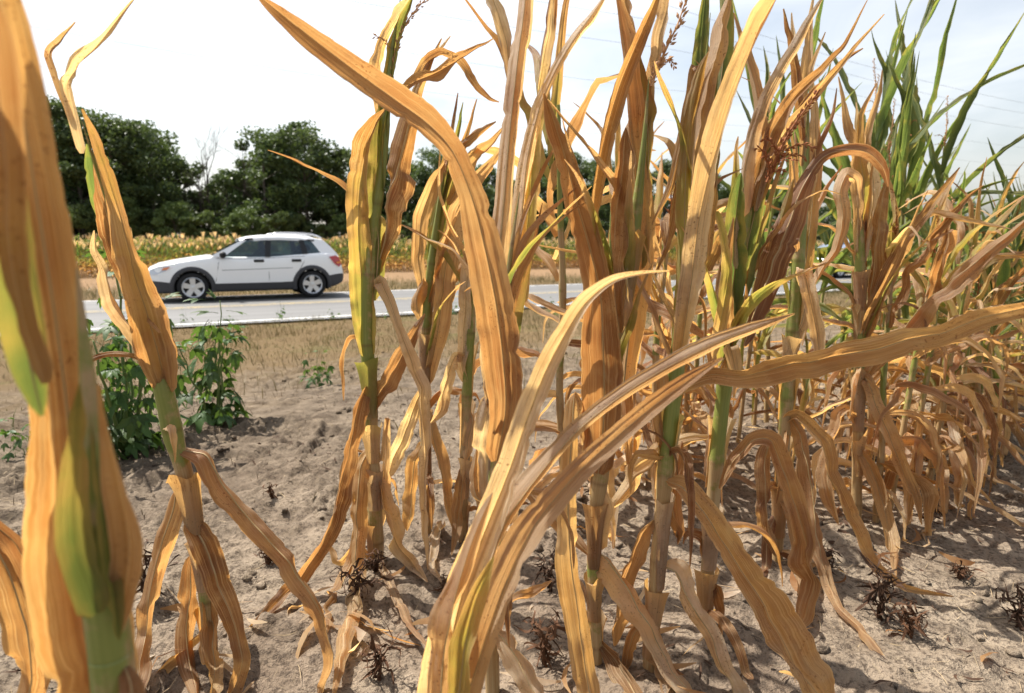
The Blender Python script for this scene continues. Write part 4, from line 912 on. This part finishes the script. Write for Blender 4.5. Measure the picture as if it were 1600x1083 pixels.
            for q in range(5):
                b = q * 2 * math.pi / 5; ca, sa = math.cos(b), math.sin(b)
                pts = [(.03, -.045), (.205, -.062), (.205, .062), (.03, .045)]
                F1 = [(r_ * ca - w_ * sa, sg * (.085 - .2 * (r_ < .1) * .05), r_ * sa + w_ * ca) for r_, w_ in pts]; F2 = [(x_, y_ - sg * .03, z_) for x_, y_, z_ in F1]
                mb.add(F1 + F2, [(0, 1, 2, 3), (7, 6, 5, 4), (0, 4, 5, 1), (1, 5, 6, 2), (2, 6, 7, 3), (3, 7, 4, 0)])
            mb.add([(0, sg * .092, 0)] + [(.06 * math.cos(q), sg * .086, .06 * math.sin(q)) for q in a], [(0, i + 1, (i + 1) % 40 + 1) for i in range(40)])
            obj('rim', mb.mesh('rim', [M_ALLOY], False, False), wh)
            mb = MB(); mb.add([(0, sg * .03, 0)] + [(.2 * math.cos(q), sg * .03, .2 * math.sin(q)) for q in a], [(0, i + 1, (i + 1) % 40 + 1) for i in range(40)]); obj('rim_backing', mb.mesh('rim_backing', [M_BLK], False, False), wh)  # plain black disc, dark backing behind the spokes
    def quad(P, nm, m):
        mb = MB(); P = np.array(P); mb.add(np.vstack([P, P - [0, 0, .004]]), [(0, 1, 2, 3), (7, 6, 5, 4), (0, 4, 5, 1), (1, 5, 6, 2), (2, 6, 7, 3), (3, 7, 4, 0)]); return pm(mb, nm, m)
    quad([(2.18 - 1.36, .76, 1.03), (2.18 - 1.36, -.76, 1.03), (2.18 - 2.06, -.60, 1.40), (2.18 - 2.06, .60, 1.40)], 'windscreen', M_GLASS)
    quad([(2.18 - 4.17, .70, 1.075), (2.18 - 4.17, -.70, 1.075), (2.18 - 3.90, -.57, 1.38), (2.18 - 3.90, .57, 1.38)], 'rear_window', M_GLASS)
    for s, y in ((2.45, .36), (2.45, -.36), (3.35, .36), (3.35, -.36)):
        mb = MB(); Q, _ = catmull([(2.18 - s, y, .6), (2.18 - s - .08, y, .95), (2.18 - s - .15, y, 1.12)], 8); mb.tube(Q, np.interp(np.linspace(0, 1, 8), [0, .7, 1], [.2, .2, .12]), 10)
        Q, _ = catmull([(2.18 - s - .15, y, 1.13), (2.18 - s - .17, y, 1.2), (2.18 - s - .18, y, 1.28)], 5); mb.tube(Q, np.array([.04, .1, .11, .1, .05]), 8); pm(mb, 'seat', M_BLK, sm=True)
    mb = MB(); mb.box((2.165, 0, .62), (.03, .7, .10)); mb.box((2.175, 0, .40), (.03, .9, .12)); pm(mb, 'grille', M_BLK)
    return root
car = make_car('car', 'white five door hatchback with grey lower cladding and roof rails, driving left on the road')
YAW = math.atan2(-RD[1], -RD[0])
def put_car(c, px, off):
    u = (px - 800) / F                                   # where the far lane passes this bearing
    best = min(np.arange(-10, 60, .02), key=lambda a: abs((RD * a + RN * off)[0] / (RD * a + RN * off)[1] / 1.0 - u / (CP + .075 * SP)))
    q = RD * best + RN * (off + .775) + RD * (2.18 - WHL[0][0])
    c.location = (q[0], q[1], ROAD_Z + .004); c.rotation_euler = (0, 0, YAW)
car2 = copy_tree(car); car2.name = 'car'
tag(car2, 'silver car mostly hidden behind the corn at right, only its front end showing')
for ch in [c for c in car2.children if c.name.split('.')[0] in ('body', 'roof', 'pillar', 'quarter_panel')]:
    s0 = ch.material_slots[0]
    if s0.material == M_WHITE: s0.link = 'OBJECT'; s0.material = M_SILVER
put_car(car, 304, 15.55); put_car(car2, 1306, 15.3)

# ------------------------------------------------------------------ trees and the far wood
def tree_mesh(seed, H, Rr, low=.1, nl=5200, size=.24, thin=1.0):
    r = np.random.default_rng(seed); mb = MB()
    tr = np.array([[.25 * n1(np.array([z * .25]), seed)[0], .25 * n1(np.array([z * .25 + 9]), seed)[0], z] for z in np.linspace(-.2, H * .85, 14)]); mb.tube(tr, np.linspace(.22, .04, 14) * H / 12, 8)
    cl = []
    for k in range(int(46 * thin)):
        z = H * (low + (1 - low) * r.random() ** .8); f = (z / H - low) / (1 - low)
        rad = Rr * (math.sin(math.pi * min(1, .12 + .86 * f)) ** .6) * (.75 + .35 * r.random()); a = r.uniform(0, 6.28); d = rad * (.35 + .65 * r.random() ** .5)
        c = np.array([math.cos(a) * d, math.sin(a) * d, z]); cl.append((c, r.uniform(.5, 1.05) * Rr * .30))
        if k % 2 == 0:
            b0 = np.array([np.interp(max(.5, z - d * .6), tr[:, 2], tr[:, i]) for i in range(3)]); B, _ = catmull([b0, (b0 + c) / 2 + [0, 0, .25], c], 7); mb.tube(B, np.linspace(.055, .014, 7) * H / 12, 5)
    trunk = mb.mesh('trunk', [M_BARK], True, False)
    V = []; col = []; per = nl // len(cl)
    for c, s in cl:
        q = r.normal(size=(per, 3)); q = q / np.linalg.norm(q, axis=1, keepdims=True) * (r.random((per, 1)) ** .45) * s * np.array([1.15, 1.15, .8]) + c
        q = q[q[:, 2] > .05]
        a = unit(r.normal(size=(len(q), 3))); b = unit(np.cross(a, r.normal(size=(len(q), 3)))); sz = size * r.uniform(.55, 1.3, (len(q), 1))
        V.append(np.stack([q - a * sz, q + b * sz * .6, q + a * sz, q - b * sz * .6], 1).reshape(-1, 3)); col.append(np.repeat(r.random(len(q)) * .6 + .4 * r.random(), 4))
    V = np.vstack(V); cc = np.concatenate(col); F_ = np.arange(len(V)).reshape(-1, 4)
    return trunk, mk_mesh('crown', V, F_, False, None, np.stack([cc, cc, cc], -1))
TV = [tree_mesh(500 + k, H, Rr, low, 9000, .175) for k, (H, Rr, low) in enumerate(((12.5, 4.0, .12), (11, 3.6, .08), (13.5, 3.7, .15), (9.5, 3.8, .06), (12, 3.3, .2), (8, 3.0, .04)))]
TV.append(tree_mesh(520, 10.5, 2.6, .35, 1500, .2, .6)); 
for k, (tk, cr) in enumerate(TV): cr.materials.append(M_TREE if k not in (3, 5) else M_TREE2)
def bare_mesh(seed, H):
    r = np.random.default_rng(seed); mb = MB()
    def br(p, d, L_, rad, dep):
        P = [p]; dd = d
        for k in range(5): dd = unit(dd + r.normal(0, .10, 3)); P.append(P[-1] + dd * L_ / 5)
        mb.tube(P, np.linspace(rad, rad * .45, 6), 5 if dep else 7)
        if dep < 4:
            for k in range(4 if dep else 9): i = int(r.integers(2, 6)); br(P[i], unit(dd + r.normal(0, .55, 3) + [0, 0, .35]), L_ * r.uniform(.4, .6), rad * .42, dep + 1)
    br(np.array([0, 0, -.2]), np.array([0, 0, 1.]), H * .62, .12, 0); return mb.mesh('trunk', [M_BARK], True, False)
BARE = [bare_mesh(9, 12), bare_mesh(10, 11)]
def put_tree(px, off, sc, k, label, name='tree', group='trees of the wood behind the far field'):
    u = (px - 800) / F / CP; d = off / (RN[0] * u + RN[1]); q = np.array([u * d, d])
    o = empty(name, (q[0], q[1], -.42), label, 'tree', group); o.rotation_euler = (0, 0, rr.uniform(0, 6.28)); o.scale = (sc * rr.uniform(.9, 1.1), sc * rr.uniform(.9, 1.1), sc)
    if k < 0: obj('trunk', BARE[-k - 1], o); return o
    obj('trunk', TV[k][0], o); obj('crown', TV[k][1], o); return o
T1 = [(-60, 66, 1.05, 0, 'tall dark tree behind the blurred foreground corn, leftmost of the wood'), (60, 68, 1.1, 2, 'tall tree hidden behind the foreground corn, second from the left of the wood'),
      (150, 66, 1.08, 4, 'tall feathery tree just right of the blurred foreground leaf'), (205, 65, .98, 0, 'tall dense dark tree above the hood side of the white car, left of the gap'),
      (262, 66, .90, 2, 'dark tree with ragged right edge at the left of the sky gap'), (330, 68, .86, 6, 'thin see through tree standing in the sky gap'),
      (372, 66, .80, 6, 'sparse tree beside the bare twigs, left of the big round crowns'), (432, 66, .98, 0, 'broad rounded tree above the roof of the white car'),
      (492, 65, .98, 2, 'tall rounded tree above the tail of the white car'), (548, 66, .97, 1, 'dark tree directly behind the tasselled corn plant'),
      (620, 66, .92, 0, 'dark tree right of the tasselled corn plant'), (690, 67, .95, 2, 'dark tree behind the spiky tips of the slender corn plant'),
      (760, 66, .92, 1, 'dark tree hidden behind the central upright leaves'), (850, 67, .95, 4, 'tree showing between the two central corn clumps'), (925, 66, .95, 0, 'tree whose crown shows left of the green corn leaves at centre')]
for a in T1: put_tree(*a)
for i, px in enumerate(range(-120, 1700, 46)):
    k = rr.choice((1, 3, 5, 1)); put_tree(px + rr.uniform(-12, 12), 70 + rr.uniform(0, 3), rr.uniform(.95, 1.2) * (.84 if 270 < px < 410 else 1), k, 'lower tree deep in the dark wood behind the front trees', group='inner trees of the wood')
for i, px in enumerate(range(-110, 1000, 66)):
    put_tree(px, 76 + rr.uniform(0, 3), rr.uniform(.8, 1.0) * (.75 if 270 < px < 410 else 1), rr.choice((3, 5, 3)), 'lower tree deep in the dark wood behind the front trees', group='inner trees of the wood')
for i, px in enumerate(range(-90, 1640, 38)):
    put_tree(px + rr.uniform(-16, 16), 61.5 + rr.uniform(-1, 1), rr.uniform(.42, .6), rr.choice((3, 5, 5)), 'low leafy undergrowth tree along the foot of the wood', 'shrub', 'undergrowth along the wood edge')
for px in (1000, 1060, 1130, 1190, 1250, 1290, 1340, 1400, 1470, 1530, 1590, 1650):
    put_tree(px, 67 + rr.uniform(-1, 2), rr.uniform(.6, .74), rr.choice((0, 1, 4)), 'distant tree of the wood behind the corn at right', group='distant trees at right')
put_tree(345, 66.5, 1.08, -1, 'bare twiggy tree rising above the sky gap left of the round crowns', 'bare_tree'); put_tree(388, 67.5, 1.05, -2, 'bare twiggy tree touching the big round crowns', 'bare_tree'); put_tree(318, 69, .9, -2, 'bare slim tree at the left of the sky gap', 'bare_tree')

# ------------------------------------------------------------------ far corn field
def far_corn(seed):
    r = np.random.default_rng(seed); H = r.uniform(1.65, 1.9); mb = MB(); V, Fc = tube_arr([(0, 0, 0), (.02, 0, H * .5), (.03, .01, H * .88)], [.014, .012, .006], 4); mb.add(V, Fc, (.35, .5, 0)); az = r.uniform(0, 6)
    for k in range(12):
        q = (k + .5) / 12; h = H * (.07 + .75 * q); az += math.pi + r.normal(0, .6); up = sstep(.5, .9, q); n = 7; x = np.linspace(0, 1, n); an = .6 + .6 * up - (2.5 - 1.6 * up) * x + r.normal(0, .15); L_ = H * r.uniform(.28, .38) / n
        hz = np.concatenate([[0], np.cumsum(np.sin(an[:-1]) * L_)]) + h; hr = np.concatenate([[0], np.cumsum(np.cos(an[:-1]) * L_)])
        c = np.stack([hr * math.cos(az), hr * math.sin(az), np.maximum(hz, .02)], -1); tw = r.normal(0, .5); sd = np.array([-math.sin(az) * math.cos(tw), math.cos(az) * math.cos(tw), math.sin(tw)]); wv = (.030 * np.array([.7, 1, 1, .9, .7, .45, .1]))[:, None]
        g = (np.clip((q - .2) * 2.6, 0, 1) * (r.uniform(.7, 1.0) if r.random() < .9 else .2)) if q < .97 else .4
        mb.add(np.stack([c - sd * wv, c + sd * wv], 1).reshape(-1, 3), grid_faces(n, 2), (g, r.random(), 0))
    for k in range(5):
        a = r.uniform(0, 6.28); t0 = np.array([.03, .01, H * .84]); t1 = t0 + np.array([math.cos(a) * .07 * (k > 0), math.sin(a) * .07 * (k > 0), H * .13]); s_ = np.array([.009, .004, 0]); mb.add([t0 - s_, t0 + s_, t1 + s_, t1 - s_], [(0, 1, 2, 3)], (0, 1, 0))
    return mb
FC = [far_corn(700 + k) for k in range(8)]; FCM = [m.mesh('distant_corn', [M_FAR], False) for m in FC]
cnt = 0; rest = []
def vis(q): return 120 < 800 + F * q[0] / max(q[1], 1) < 960 or 1240 < 800 + F * q[0] / max(q[1], 1) < 1320
for row in range(22):
    for a in np.arange(-30, 95, .21):
        o_ = OFF_CORN + row * .76 + rr.uniform(-.08, .08); q = RD * (a + rr.uniform(-.07, .07)) + RN * o_
        if q[1] < 5 or abs(q[0] / q[1]) > 1.05: continue
        sc = rr.uniform(.82, 1.08) * (.86 if row == 0 else 1); k = rr.randrange(8); rz = rr.uniform(0, 6.28)
        if vis(q) and cnt < 190 and row < 3:
            e = obj('corn_plant', FCM[k], None, (q[0], q[1], -.42)); e.rotation_euler = (0, 0, rz); e.scale = (sc,) * 3; cnt += 1
            tag(e, 'small distant corn plant at the front of the field across the road', 'corn plant', 'front plants of the far field')
        elif row < 8 or rr.random() < .5: rest.append((q[0], q[1], sc, k, rz))
bv, bf, bc, n0 = [], [], [], 0
base = [(np.vstack(m.v), m.f, np.vstack(m.c)) for m in FC]
tri = []
for V, f, c in base: tri.append(np.array([(q if len(q) == 4 else (*q, q[-1])) for q in f]))
for x, y, sc, k, rz in rest:
    V, f, c = base[k]; ca, sa = math.cos(rz) * sc, math.sin(rz) * sc
    bv.append(np.stack([V[:, 0] * ca - V[:, 1] * sa + x, V[:, 0] * sa + V[:, 1] * ca + y, V[:, 2] * sc - .42], -1)); bf.append(tri[k] + n0); bc.append(c); n0 += len(V)
fs = obj('distant_corn', mk_mesh('distant_corn', np.vstack(bv), np.vstack(bf), False, None, np.vstack(bc), [M_FAR])); tag(fs, 'field of standing corn stretching from the road to the wood', 'corn field', kind='stuff')

# ------------------------------------------------------------------ weeds by the row
def weed_leaf_mesh():
    mb = MB()
    for a, L_ in ((0, 1), (.75, .8), (-.75, .8)):
        x = np.linspace(0, 1, 7); wv = .17 * np.sin(math.pi * np.clip(x * .95 + .05, 0, 1)) ** .8 * (1 + .15 * np.array([0, 1, -1, 1, -1, 1, 0])); c = np.stack([x * L_, 0 * x, -.28 * x ** 2 * L_], -1)
        V = np.stack([c + np.stack([0 * x, -wv, .25 * wv], -1), c, c + np.stack([0 * x, wv, .25 * wv], -1)], 1).reshape(-1, 3); ca, sa = math.cos(a), math.sin(a); V = V @ np.array([[ca, sa, 0], [-sa, ca, 0], [0, 0, 1]]); mb.add(V, grid_faces(7, 3), (random.Random(a).random(), 0, 0))
    mb.tube([(-.5, 0, .05), (-.2, 0, .06), (0, 0, 0)], [.018, .016, .014], 4, (.5, 0, 0)); return mb.mesh('leaf', [M_WEED], True)
WL = weed_leaf_mesh()
def weed(px, py, hgt, label, nst=4, nlf=60, spread=.3, lsize=.055, seed=1):
    b = PG(px, py); b[2] = gz(b[0], b[1]); r = np.random.default_rng(seed); root = empty('weed', tuple(b), label, 'weed', 'weeds on the bare strip')
    for k in range(nst):
        a = r.uniform(0, 6.28); L_ = hgt * (1 if k == 0 else r.uniform(.45, .9)); sp_ = spread * (.25 if k == 0 else r.uniform(.5, 1)) * hgt
        P = np.array([[math.cos(a) * sp_ * t ** .8, math.sin(a) * sp_ * t ** .8, L_ * t - .01] for t in np.linspace(0, 1, 10)]) + r.normal(0, .006, (10, 3)); mb = MB(); mb.tube(P, np.linspace(.0065, .002, 10) * (hgt / .55), 6); obj('stem', mb.mesh('stem', [M_WEEDS], True, False), root)
        for j in range(int(nlf * L_ / hgt / nst * 1.5)):
            t = r.uniform(.1, 1.0); i = min(9, int(t * 9.99)); q = P[i]; az = r.uniform(0, 6.28); o = obj('leaf', WL, root); s_ = lsize * r.uniform(.6, 1.25) * (1.1 - .35 * t)
            ar = r.uniform(.3, 1.6) * lsize; o.location = (q[0] + math.cos(az) * (s_ * .5 + ar * .5), q[1] + math.sin(az) * (s_ * .5 + ar * .5), q[2] + .01); o.scale = (s_,) * 3
            o.rotation_euler = (r.normal(0, .35), (.65 if t < .85 else -.3) + r.normal(0, .4), az)
weed(340, 668, .62, 'bushy green weed standing alone on the soil right of the leaning corn plant', 6, 105, .34, .085, 3)
weed(200, 712, .84, 'tall green weed behind the leaning corn plant near the blurred foreground leaf', 8, 170, .3, .085, 4)
weed(498, 606, .24, 'small light green weed alone on the soil below the rear wheel of the white car', 3, 30, .3, .055, 5)
weed(36, 712, .17, 'small low weed at the far left edge beside the foreground corn', 3, 24, .5, .05, 6)
weed(240, 455 + 70, .5, 'weed by the road edge in front of the white car bumper', 4, 40, .4, .09, 7)
for i, (px, py, h, lab) in enumerate(((440, 503, .42, 'wispy weed at the road edge in front of the rear door'), (520, 500, .2, 'tiny weed at the road edge below the rear wheel'), (292, 508, .24, 'tiny weed at the road edge below the front wheel'), (360, 506, .18, 'tiny weed at the road edge below the front door'), (705, 492, .3, 'low weed at the road edge between the two slender corn plants'), (610, 498, .2, 'tiny weed at the road edge right of the tasselled corn'), (866, 500, .35, 'thin weed at the road edge left of the broad rusty leaf'))):
    weed(px, py, h, lab, 3, 16, .45, .06, 20 + i)

# ------------------------------------------------------------------ dead weeds, litter, clods, grass
def dead_weed(px, py, hgt, label, seed, m=None, nst=7, droop=1.0):
    b = PG(px, py); b[2] = gz(b[0], b[1]); r = np.random.default_rng(seed); root = empty('dead_weed', tuple(b), label, 'dead weed', 'dead weeds on the soil'); m = m or M_DEAD
    for k in range(nst):
        a = r.uniform(0, 6.28); L_ = hgt * r.uniform(.6, 1.1); t = np.linspace(0, 1, 12); out = hgt * r.uniform(.1, .5)
        hgt_ = hgt * 1.0; P = np.stack([np.cos(a) * out * t ** 1.4, np.sin(a) * out * t ** 1.4, np.maximum(.004, L_ * (1.5 * t - (.6 + .5 * droop * r.random()) * t ** 2.2))], -1) + r.normal(0, .004, (12, 3)); mb = MB(); mb.tube(P, np.linspace(.0026, .0009, 12), 5); obj('stem', mb.mesh('stem', [m], True, False), root)
        mb = MB()
        for j in range(int(r.integers(3, 12))):
            q = P[int(r.integers(2, 12))]; x = np.linspace(0, 1, 7); L2 = r.uniform(.015, .06) * (hgt / .14) ** .5; d = unit(r.normal(size=3) * [1, 1, .5] + [0, 0, -.5]); s_ = unit(np.cross(d, r.normal(size=3))); n_ = np.cross(d, s_); cu = r.uniform(2, 6)
            c = q + (d * (x * L2)[:, None]) + n_ * (np.sin(x * cu) * L2 * .3)[:, None]; c[:, 2] = np.maximum(c[:, 2], .003); wv = (L2 * .07 * np.sin(math.pi * np.clip(x * .9 + .1, 0, 1)))[:, None]
            tq = (x * r.uniform(-4, 4))[:, None]; sv = np.cos(tq) * s_ + np.sin(tq) * n_; mb.add(np.stack([c - sv * wv, c + sv * wv], 1).reshape(-1, 3), grid_faces(7, 2))
        obj('withered_leaf', mb.mesh('withered_leaf', [m], True, False), root)
DW = [(560, 955, .15, 'black dead weed clump under the drooping leaf of the tasselled corn', 0), (592, 1065, .11, 'rust brown dead weed tuft at the bottom left of the sweeping leaves', 1), (235, 960, .16, 'dark dead weed between the leaning corn and the foreground corn', 0), 
      (420, 885, .05, 'flat brown dead weed on the soil left of the tasselled corn base', 1), (858, 925, .14, 'black dead weed right of the green lower stem', 0), (850, 1045, .13, 'rust brown dead weed left of the long hanging strap leaf', 1), (1372, 975, .15, 'black pointed dead weed in the furrow at lower right', 0), (1590, 980, .12, 'dark dead weed at the right edge of the furrow', 0), (1420, 1000, .09, 'brown dead weed crumpled at the furrow side', 1),
      (1450, 825, .10, 'dark dead weed in the furrow below the dense row', 0), (1500, 905, .05, 'flat rust dead weed lying in the furrow', 1), (100, 1075, .16, 'dark dead weed at the bottom left beside the foreground stem', 0), (425, 780, .07, 'dry wiry tuft on the open soil', 1), (1290, 905, .08, 'brown dead weed in the shade of the nearer row', 0), (588, 910, .06, 'dark root tuft at the foot of the tasselled corn', 0),
      (700, 935, .05, 'brown withered tuft at the foot of the slender corn plant', 1), (930, 800, .07, 'dark dead tuft behind the broad rusty plant', 0)]
for i, (px, py, h, lab, k) in enumerate(DW): dead_weed(px, py, h, lab, 60 + i, (M_DEAD, M_DEADR)[k], 6 + i % 4)
def ground_pts(n, x0, x1, y0, y1, r, dens=None):
    x = r.uniform(x0, x1, n); y = r.uniform(y0, y1, n)
    if dens is not None: k = r.random(n) < dens(x, y); x, y = x[k], y[k]
    return x, y, hfull(x, y)
r = np.random.default_rng(5)
# clods of soil
bm = bmesh.new(); bmesh.ops.create_icosphere(bm, subdivisions=1, radius=1); bmesh.ops.subdivide_edges(bm, edges=bm.edges[:], cuts=1, use_grid_fill=True); bmesh.ops.triangulate(bm, faces=bm.faces[:]); IV = np.array([v.co[:] for v in bm.verts]); IF = np.array([[v.index for v in f.verts] for f in bm.faces]); bm.free(); IV = unit(IV)
x, y, z = ground_pts(4200, -3.2, 3.4, .6, 6, r, lambda x, y: (fbm(x * 1.6, y * 1.6, 77, 3) > .47) * np.clip(1.6 / y, 0, 1)); bv, bf = [], []
for i in range(len(x)):
    s = .003 + .016 * r.random() ** 3.5; jit = 1 + .38 * (vnoise(IV[:, 0] * 1.7 + i, IV[:, 1] * 1.7 + IV[:, 2] * 2.3, i) * 2 - 1) + .12 * r.normal(size=len(IV)); V = IV * (jit[:, None] * s * np.array([1, r.uniform(.7, 1.2), .7])); a = r.uniform(0, 6.28)
    V = np.stack([V[:, 0] * math.cos(a) - V[:, 1] * math.sin(a) + x[i], V[:, 0] * math.sin(a) + V[:, 1] * math.cos(a) + y[i], V[:, 2] + z[i] + s * .25], -1); bv.append(V); bf.append(IF + i * len(IV))
tag(obj('soil_clods', mk_mesh('soil_clods', np.vstack(bv), np.vstack(bf), True, mats=[M_SOIL])), 'crumbly lumps of dry soil scattered over the field', 'soil clods', kind='stuff')
def flakes(name, n, x0, x1, y0, y1, lmin, lmax, wmin, wmax, m, lab, cat, dens=None, lift=.006, colr=(0, .6), curl=.3):
    x, y, z = ground_pts(n, x0, x1, y0, y1, r, dens); k = len(x); L_ = r.uniform(lmin, lmax, k); a = r.uniform(0, 6.28, k); wv = r.uniform(wmin, wmax, k); cur = r.normal(0, curl, k); t = np.linspace(-.5, .5, 5)
    px_ = x[:, None] + L_[:, None] * (t * np.cos(a)[:, None] - cur[:, None] * t ** 2 * np.sin(a)[:, None]); py_ = y[:, None] + L_[:, None] * (t * np.sin(a)[:, None] + cur[:, None] * t ** 2 * np.cos(a)[:, None])
    pz_ = hfull(px_.ravel(), py_.ravel()).reshape(k, 5) * .6 + .4 * z[:, None] + lift * r.random((k, 1)) + .003 + r.normal(0, .15, (k, 1)) * L_[:, None] * t; sx = -np.sin(a)[:, None] * wv[:, None]; sy = np.cos(a)[:, None] * wv[:, None]; sz = r.normal(0, .6, (k, 1)) * wv[:, None]
    tp = np.array([.25, .9, 1, .7, .12])[None, :]; sx, sy, sz = sx * tp, sy * tp, sz * tp
    V = np.stack([np.stack([px_ - sx, py_ - sy, pz_ - sz], -1), np.stack([px_ + sx, py_ + sy, pz_ + sz], -1)], 2).reshape(-1, 3); F_ = (grid_faces(5, 2)[None] + (np.arange(k) * 10)[:, None, None]).reshape(-1, 4)
    cc = np.zeros((len(V), 3)); cc[:, 0] = colr[0] * np.repeat(r.random(k), 10); cc[:, 1] = np.repeat(r.random(k), 10)
    tag(obj(name, mk_mesh(name, V, F_, True, None, cc, [m])), lab, cat, kind='stuff')
M_STRAW = simple('straw', (.30, .225, .135), .7, .2, var=.35, scale=9)
flakes('straw_litter', 22000, -4, 4, .6, 8, .012, .055, .0004, .0010, M_STRAW, 'fine straw and dead roots strewn over the soil', 'straw', lambda x, y: np.clip(fbm(x * 1.3, y * 1.3, 91, 3) * 2.2 - .55, .08, 1) * np.clip(2.5 / y, .25, 1), .01)
rowd = lambda x, y: np.exp(-((WN[0] * x + WN[1] * y - .65) / .22) ** 2) + np.exp(-((WN[0] * x + WN[1] * y - 1.27) / .22) ** 2)
flakes('leaf_litter', 2000, -1.2, 3.6, .8, 5, .03, .12, .003, .008, M_FAR, 'broken dry corn leaves lying under the rows', 'leaf litter', rowd, .03, (0, .5), .8)
flakes('dark_litter', 4500, -3, 3.6, .6, 5, .01, .04, .001, .004, M_DEAD, 'dark rotted bits of weed on the soil', 'weed litter', lambda x, y: (fbm(x * 2, y * 2, 55, 3) > .55) * .9, .012, (0, .5), .8)
M_STUB = simple('thatch', (.17, .125, .08), .8, .1, var=.6, scale=14)
def blades(name, n, sel, hmin, hmax, wd_, m, lab):
    a = r.uniform(-16, 34, n); o_ = sel(n); q = a[:, None] * RD + o_[:, None] * RN; k = (q[:, 1] > 1) & (np.abs(q[:, 0] / q[:, 1]) < 1.1); q = q[k]; n = len(q); z = hfull(q[:, 0], q[:, 1]); H = r.uniform(hmin, hmax, n) * (.35 + 1.5 * sstep(.35, .7, fbm(q[:, 0] * 2.6, q[:, 1] * 2.6, 88, 3))); an = r.uniform(0, 6.28, n); ln = r.normal(0, .45, (n, 2)) * H[:, None]
    s = np.stack([np.cos(an), np.sin(an)], -1) * wd_; b = np.column_stack([q, z - .01]); mid = np.column_stack([q + ln * .35, z + H * .6]); tp = np.column_stack([q + ln, z + H]); s3 = np.column_stack([s, np.zeros(n)])
    V = np.stack([b - s3, b + s3, mid + s3 * .7, mid - s3 * .7, tp + s3 * .15, tp - s3 * .15], 1).reshape(-1, 3); F_ = (np.array([[0, 1, 2, 3], [3, 2, 4, 5]])[None] + (np.arange(n) * 6)[:, None, None]).reshape(-1, 4)
    g = np.clip(fbm(q[:, 0] * .7, q[:, 1] * .7, 66, 3) * 2.4 - .95 + r.normal(0, .15, n), 0, 1); c = np.zeros((len(V), 3)); c[:, 0] = np.repeat(g, 6); c[:, 1] = np.repeat(r.random(n), 6)
    tag(obj(name, mk_mesh(name, V, F_, False, None, c, [m])), lab, 'grass', kind='stuff')
blades('verge_grass', 60000, lambda n: OFF_NEAR - .15 - np.abs(r.normal(0, 3.0, n)), .025, .09, .003, M_GRASS, 'parched grass along the near edge of the road')
blades('soil_stubble', 60000, lambda n: r.uniform(1.9, 9.5, n), .006, .035, .0016, M_STUB, 'dead root and thatch fuzz on the bare strip')
blades('verge_grass', 22000, lambda n: OFF_FAR + .2 + np.abs(r.normal(0, 2.6, n)), .05, .16, .006, M_GRASS, 'parched grass between the road and the far corn field')

# ------------------------------------------------------------------ overhead wires
M_WIRE = simple('wire', (.10, .10, .11), .6)
for px, py, off, lab in ((1500, 140, 26, 'highest faint overhead wire crossing the sky at right'), (1500, 158, 27.5, 'faint overhead wire just below the highest one at right'), (1500, 184, 29, 'third faint overhead wire from the top at right'), (1500, 218, 38, 'fourth faint overhead wire from the top at right'), (1500, 250, 40, 'fifth faint overhead wire from the top at right'), (700, 188, 42, 'lowest overhead wire running above the wood and behind the tall corn')):
    u = (px - 800) / F; rv = ray(px, py); d = off / (RN[0] * rv[0] + RN[1] * rv[1]); q = CAMP + rv * d; a0 = RD @ q[:2]; aa = np.linspace(-90, 330, 106)
    sg = .9 * (1 - ((((aa - a0) / 60 + .5) % 1) * 2 - 1) ** 2); P = [(RD * a + RN * off).tolist() + [q[2] + .9 - s_] for a, s_ in zip(aa, sg)]; mb = MB(); mb.tube(P, np.full(106, .0075), 5)
    tag(obj('overhead_wire', mb.mesh('overhead_wire', [M_WIRE], True, False)), lab, 'wire', 'overhead wires')
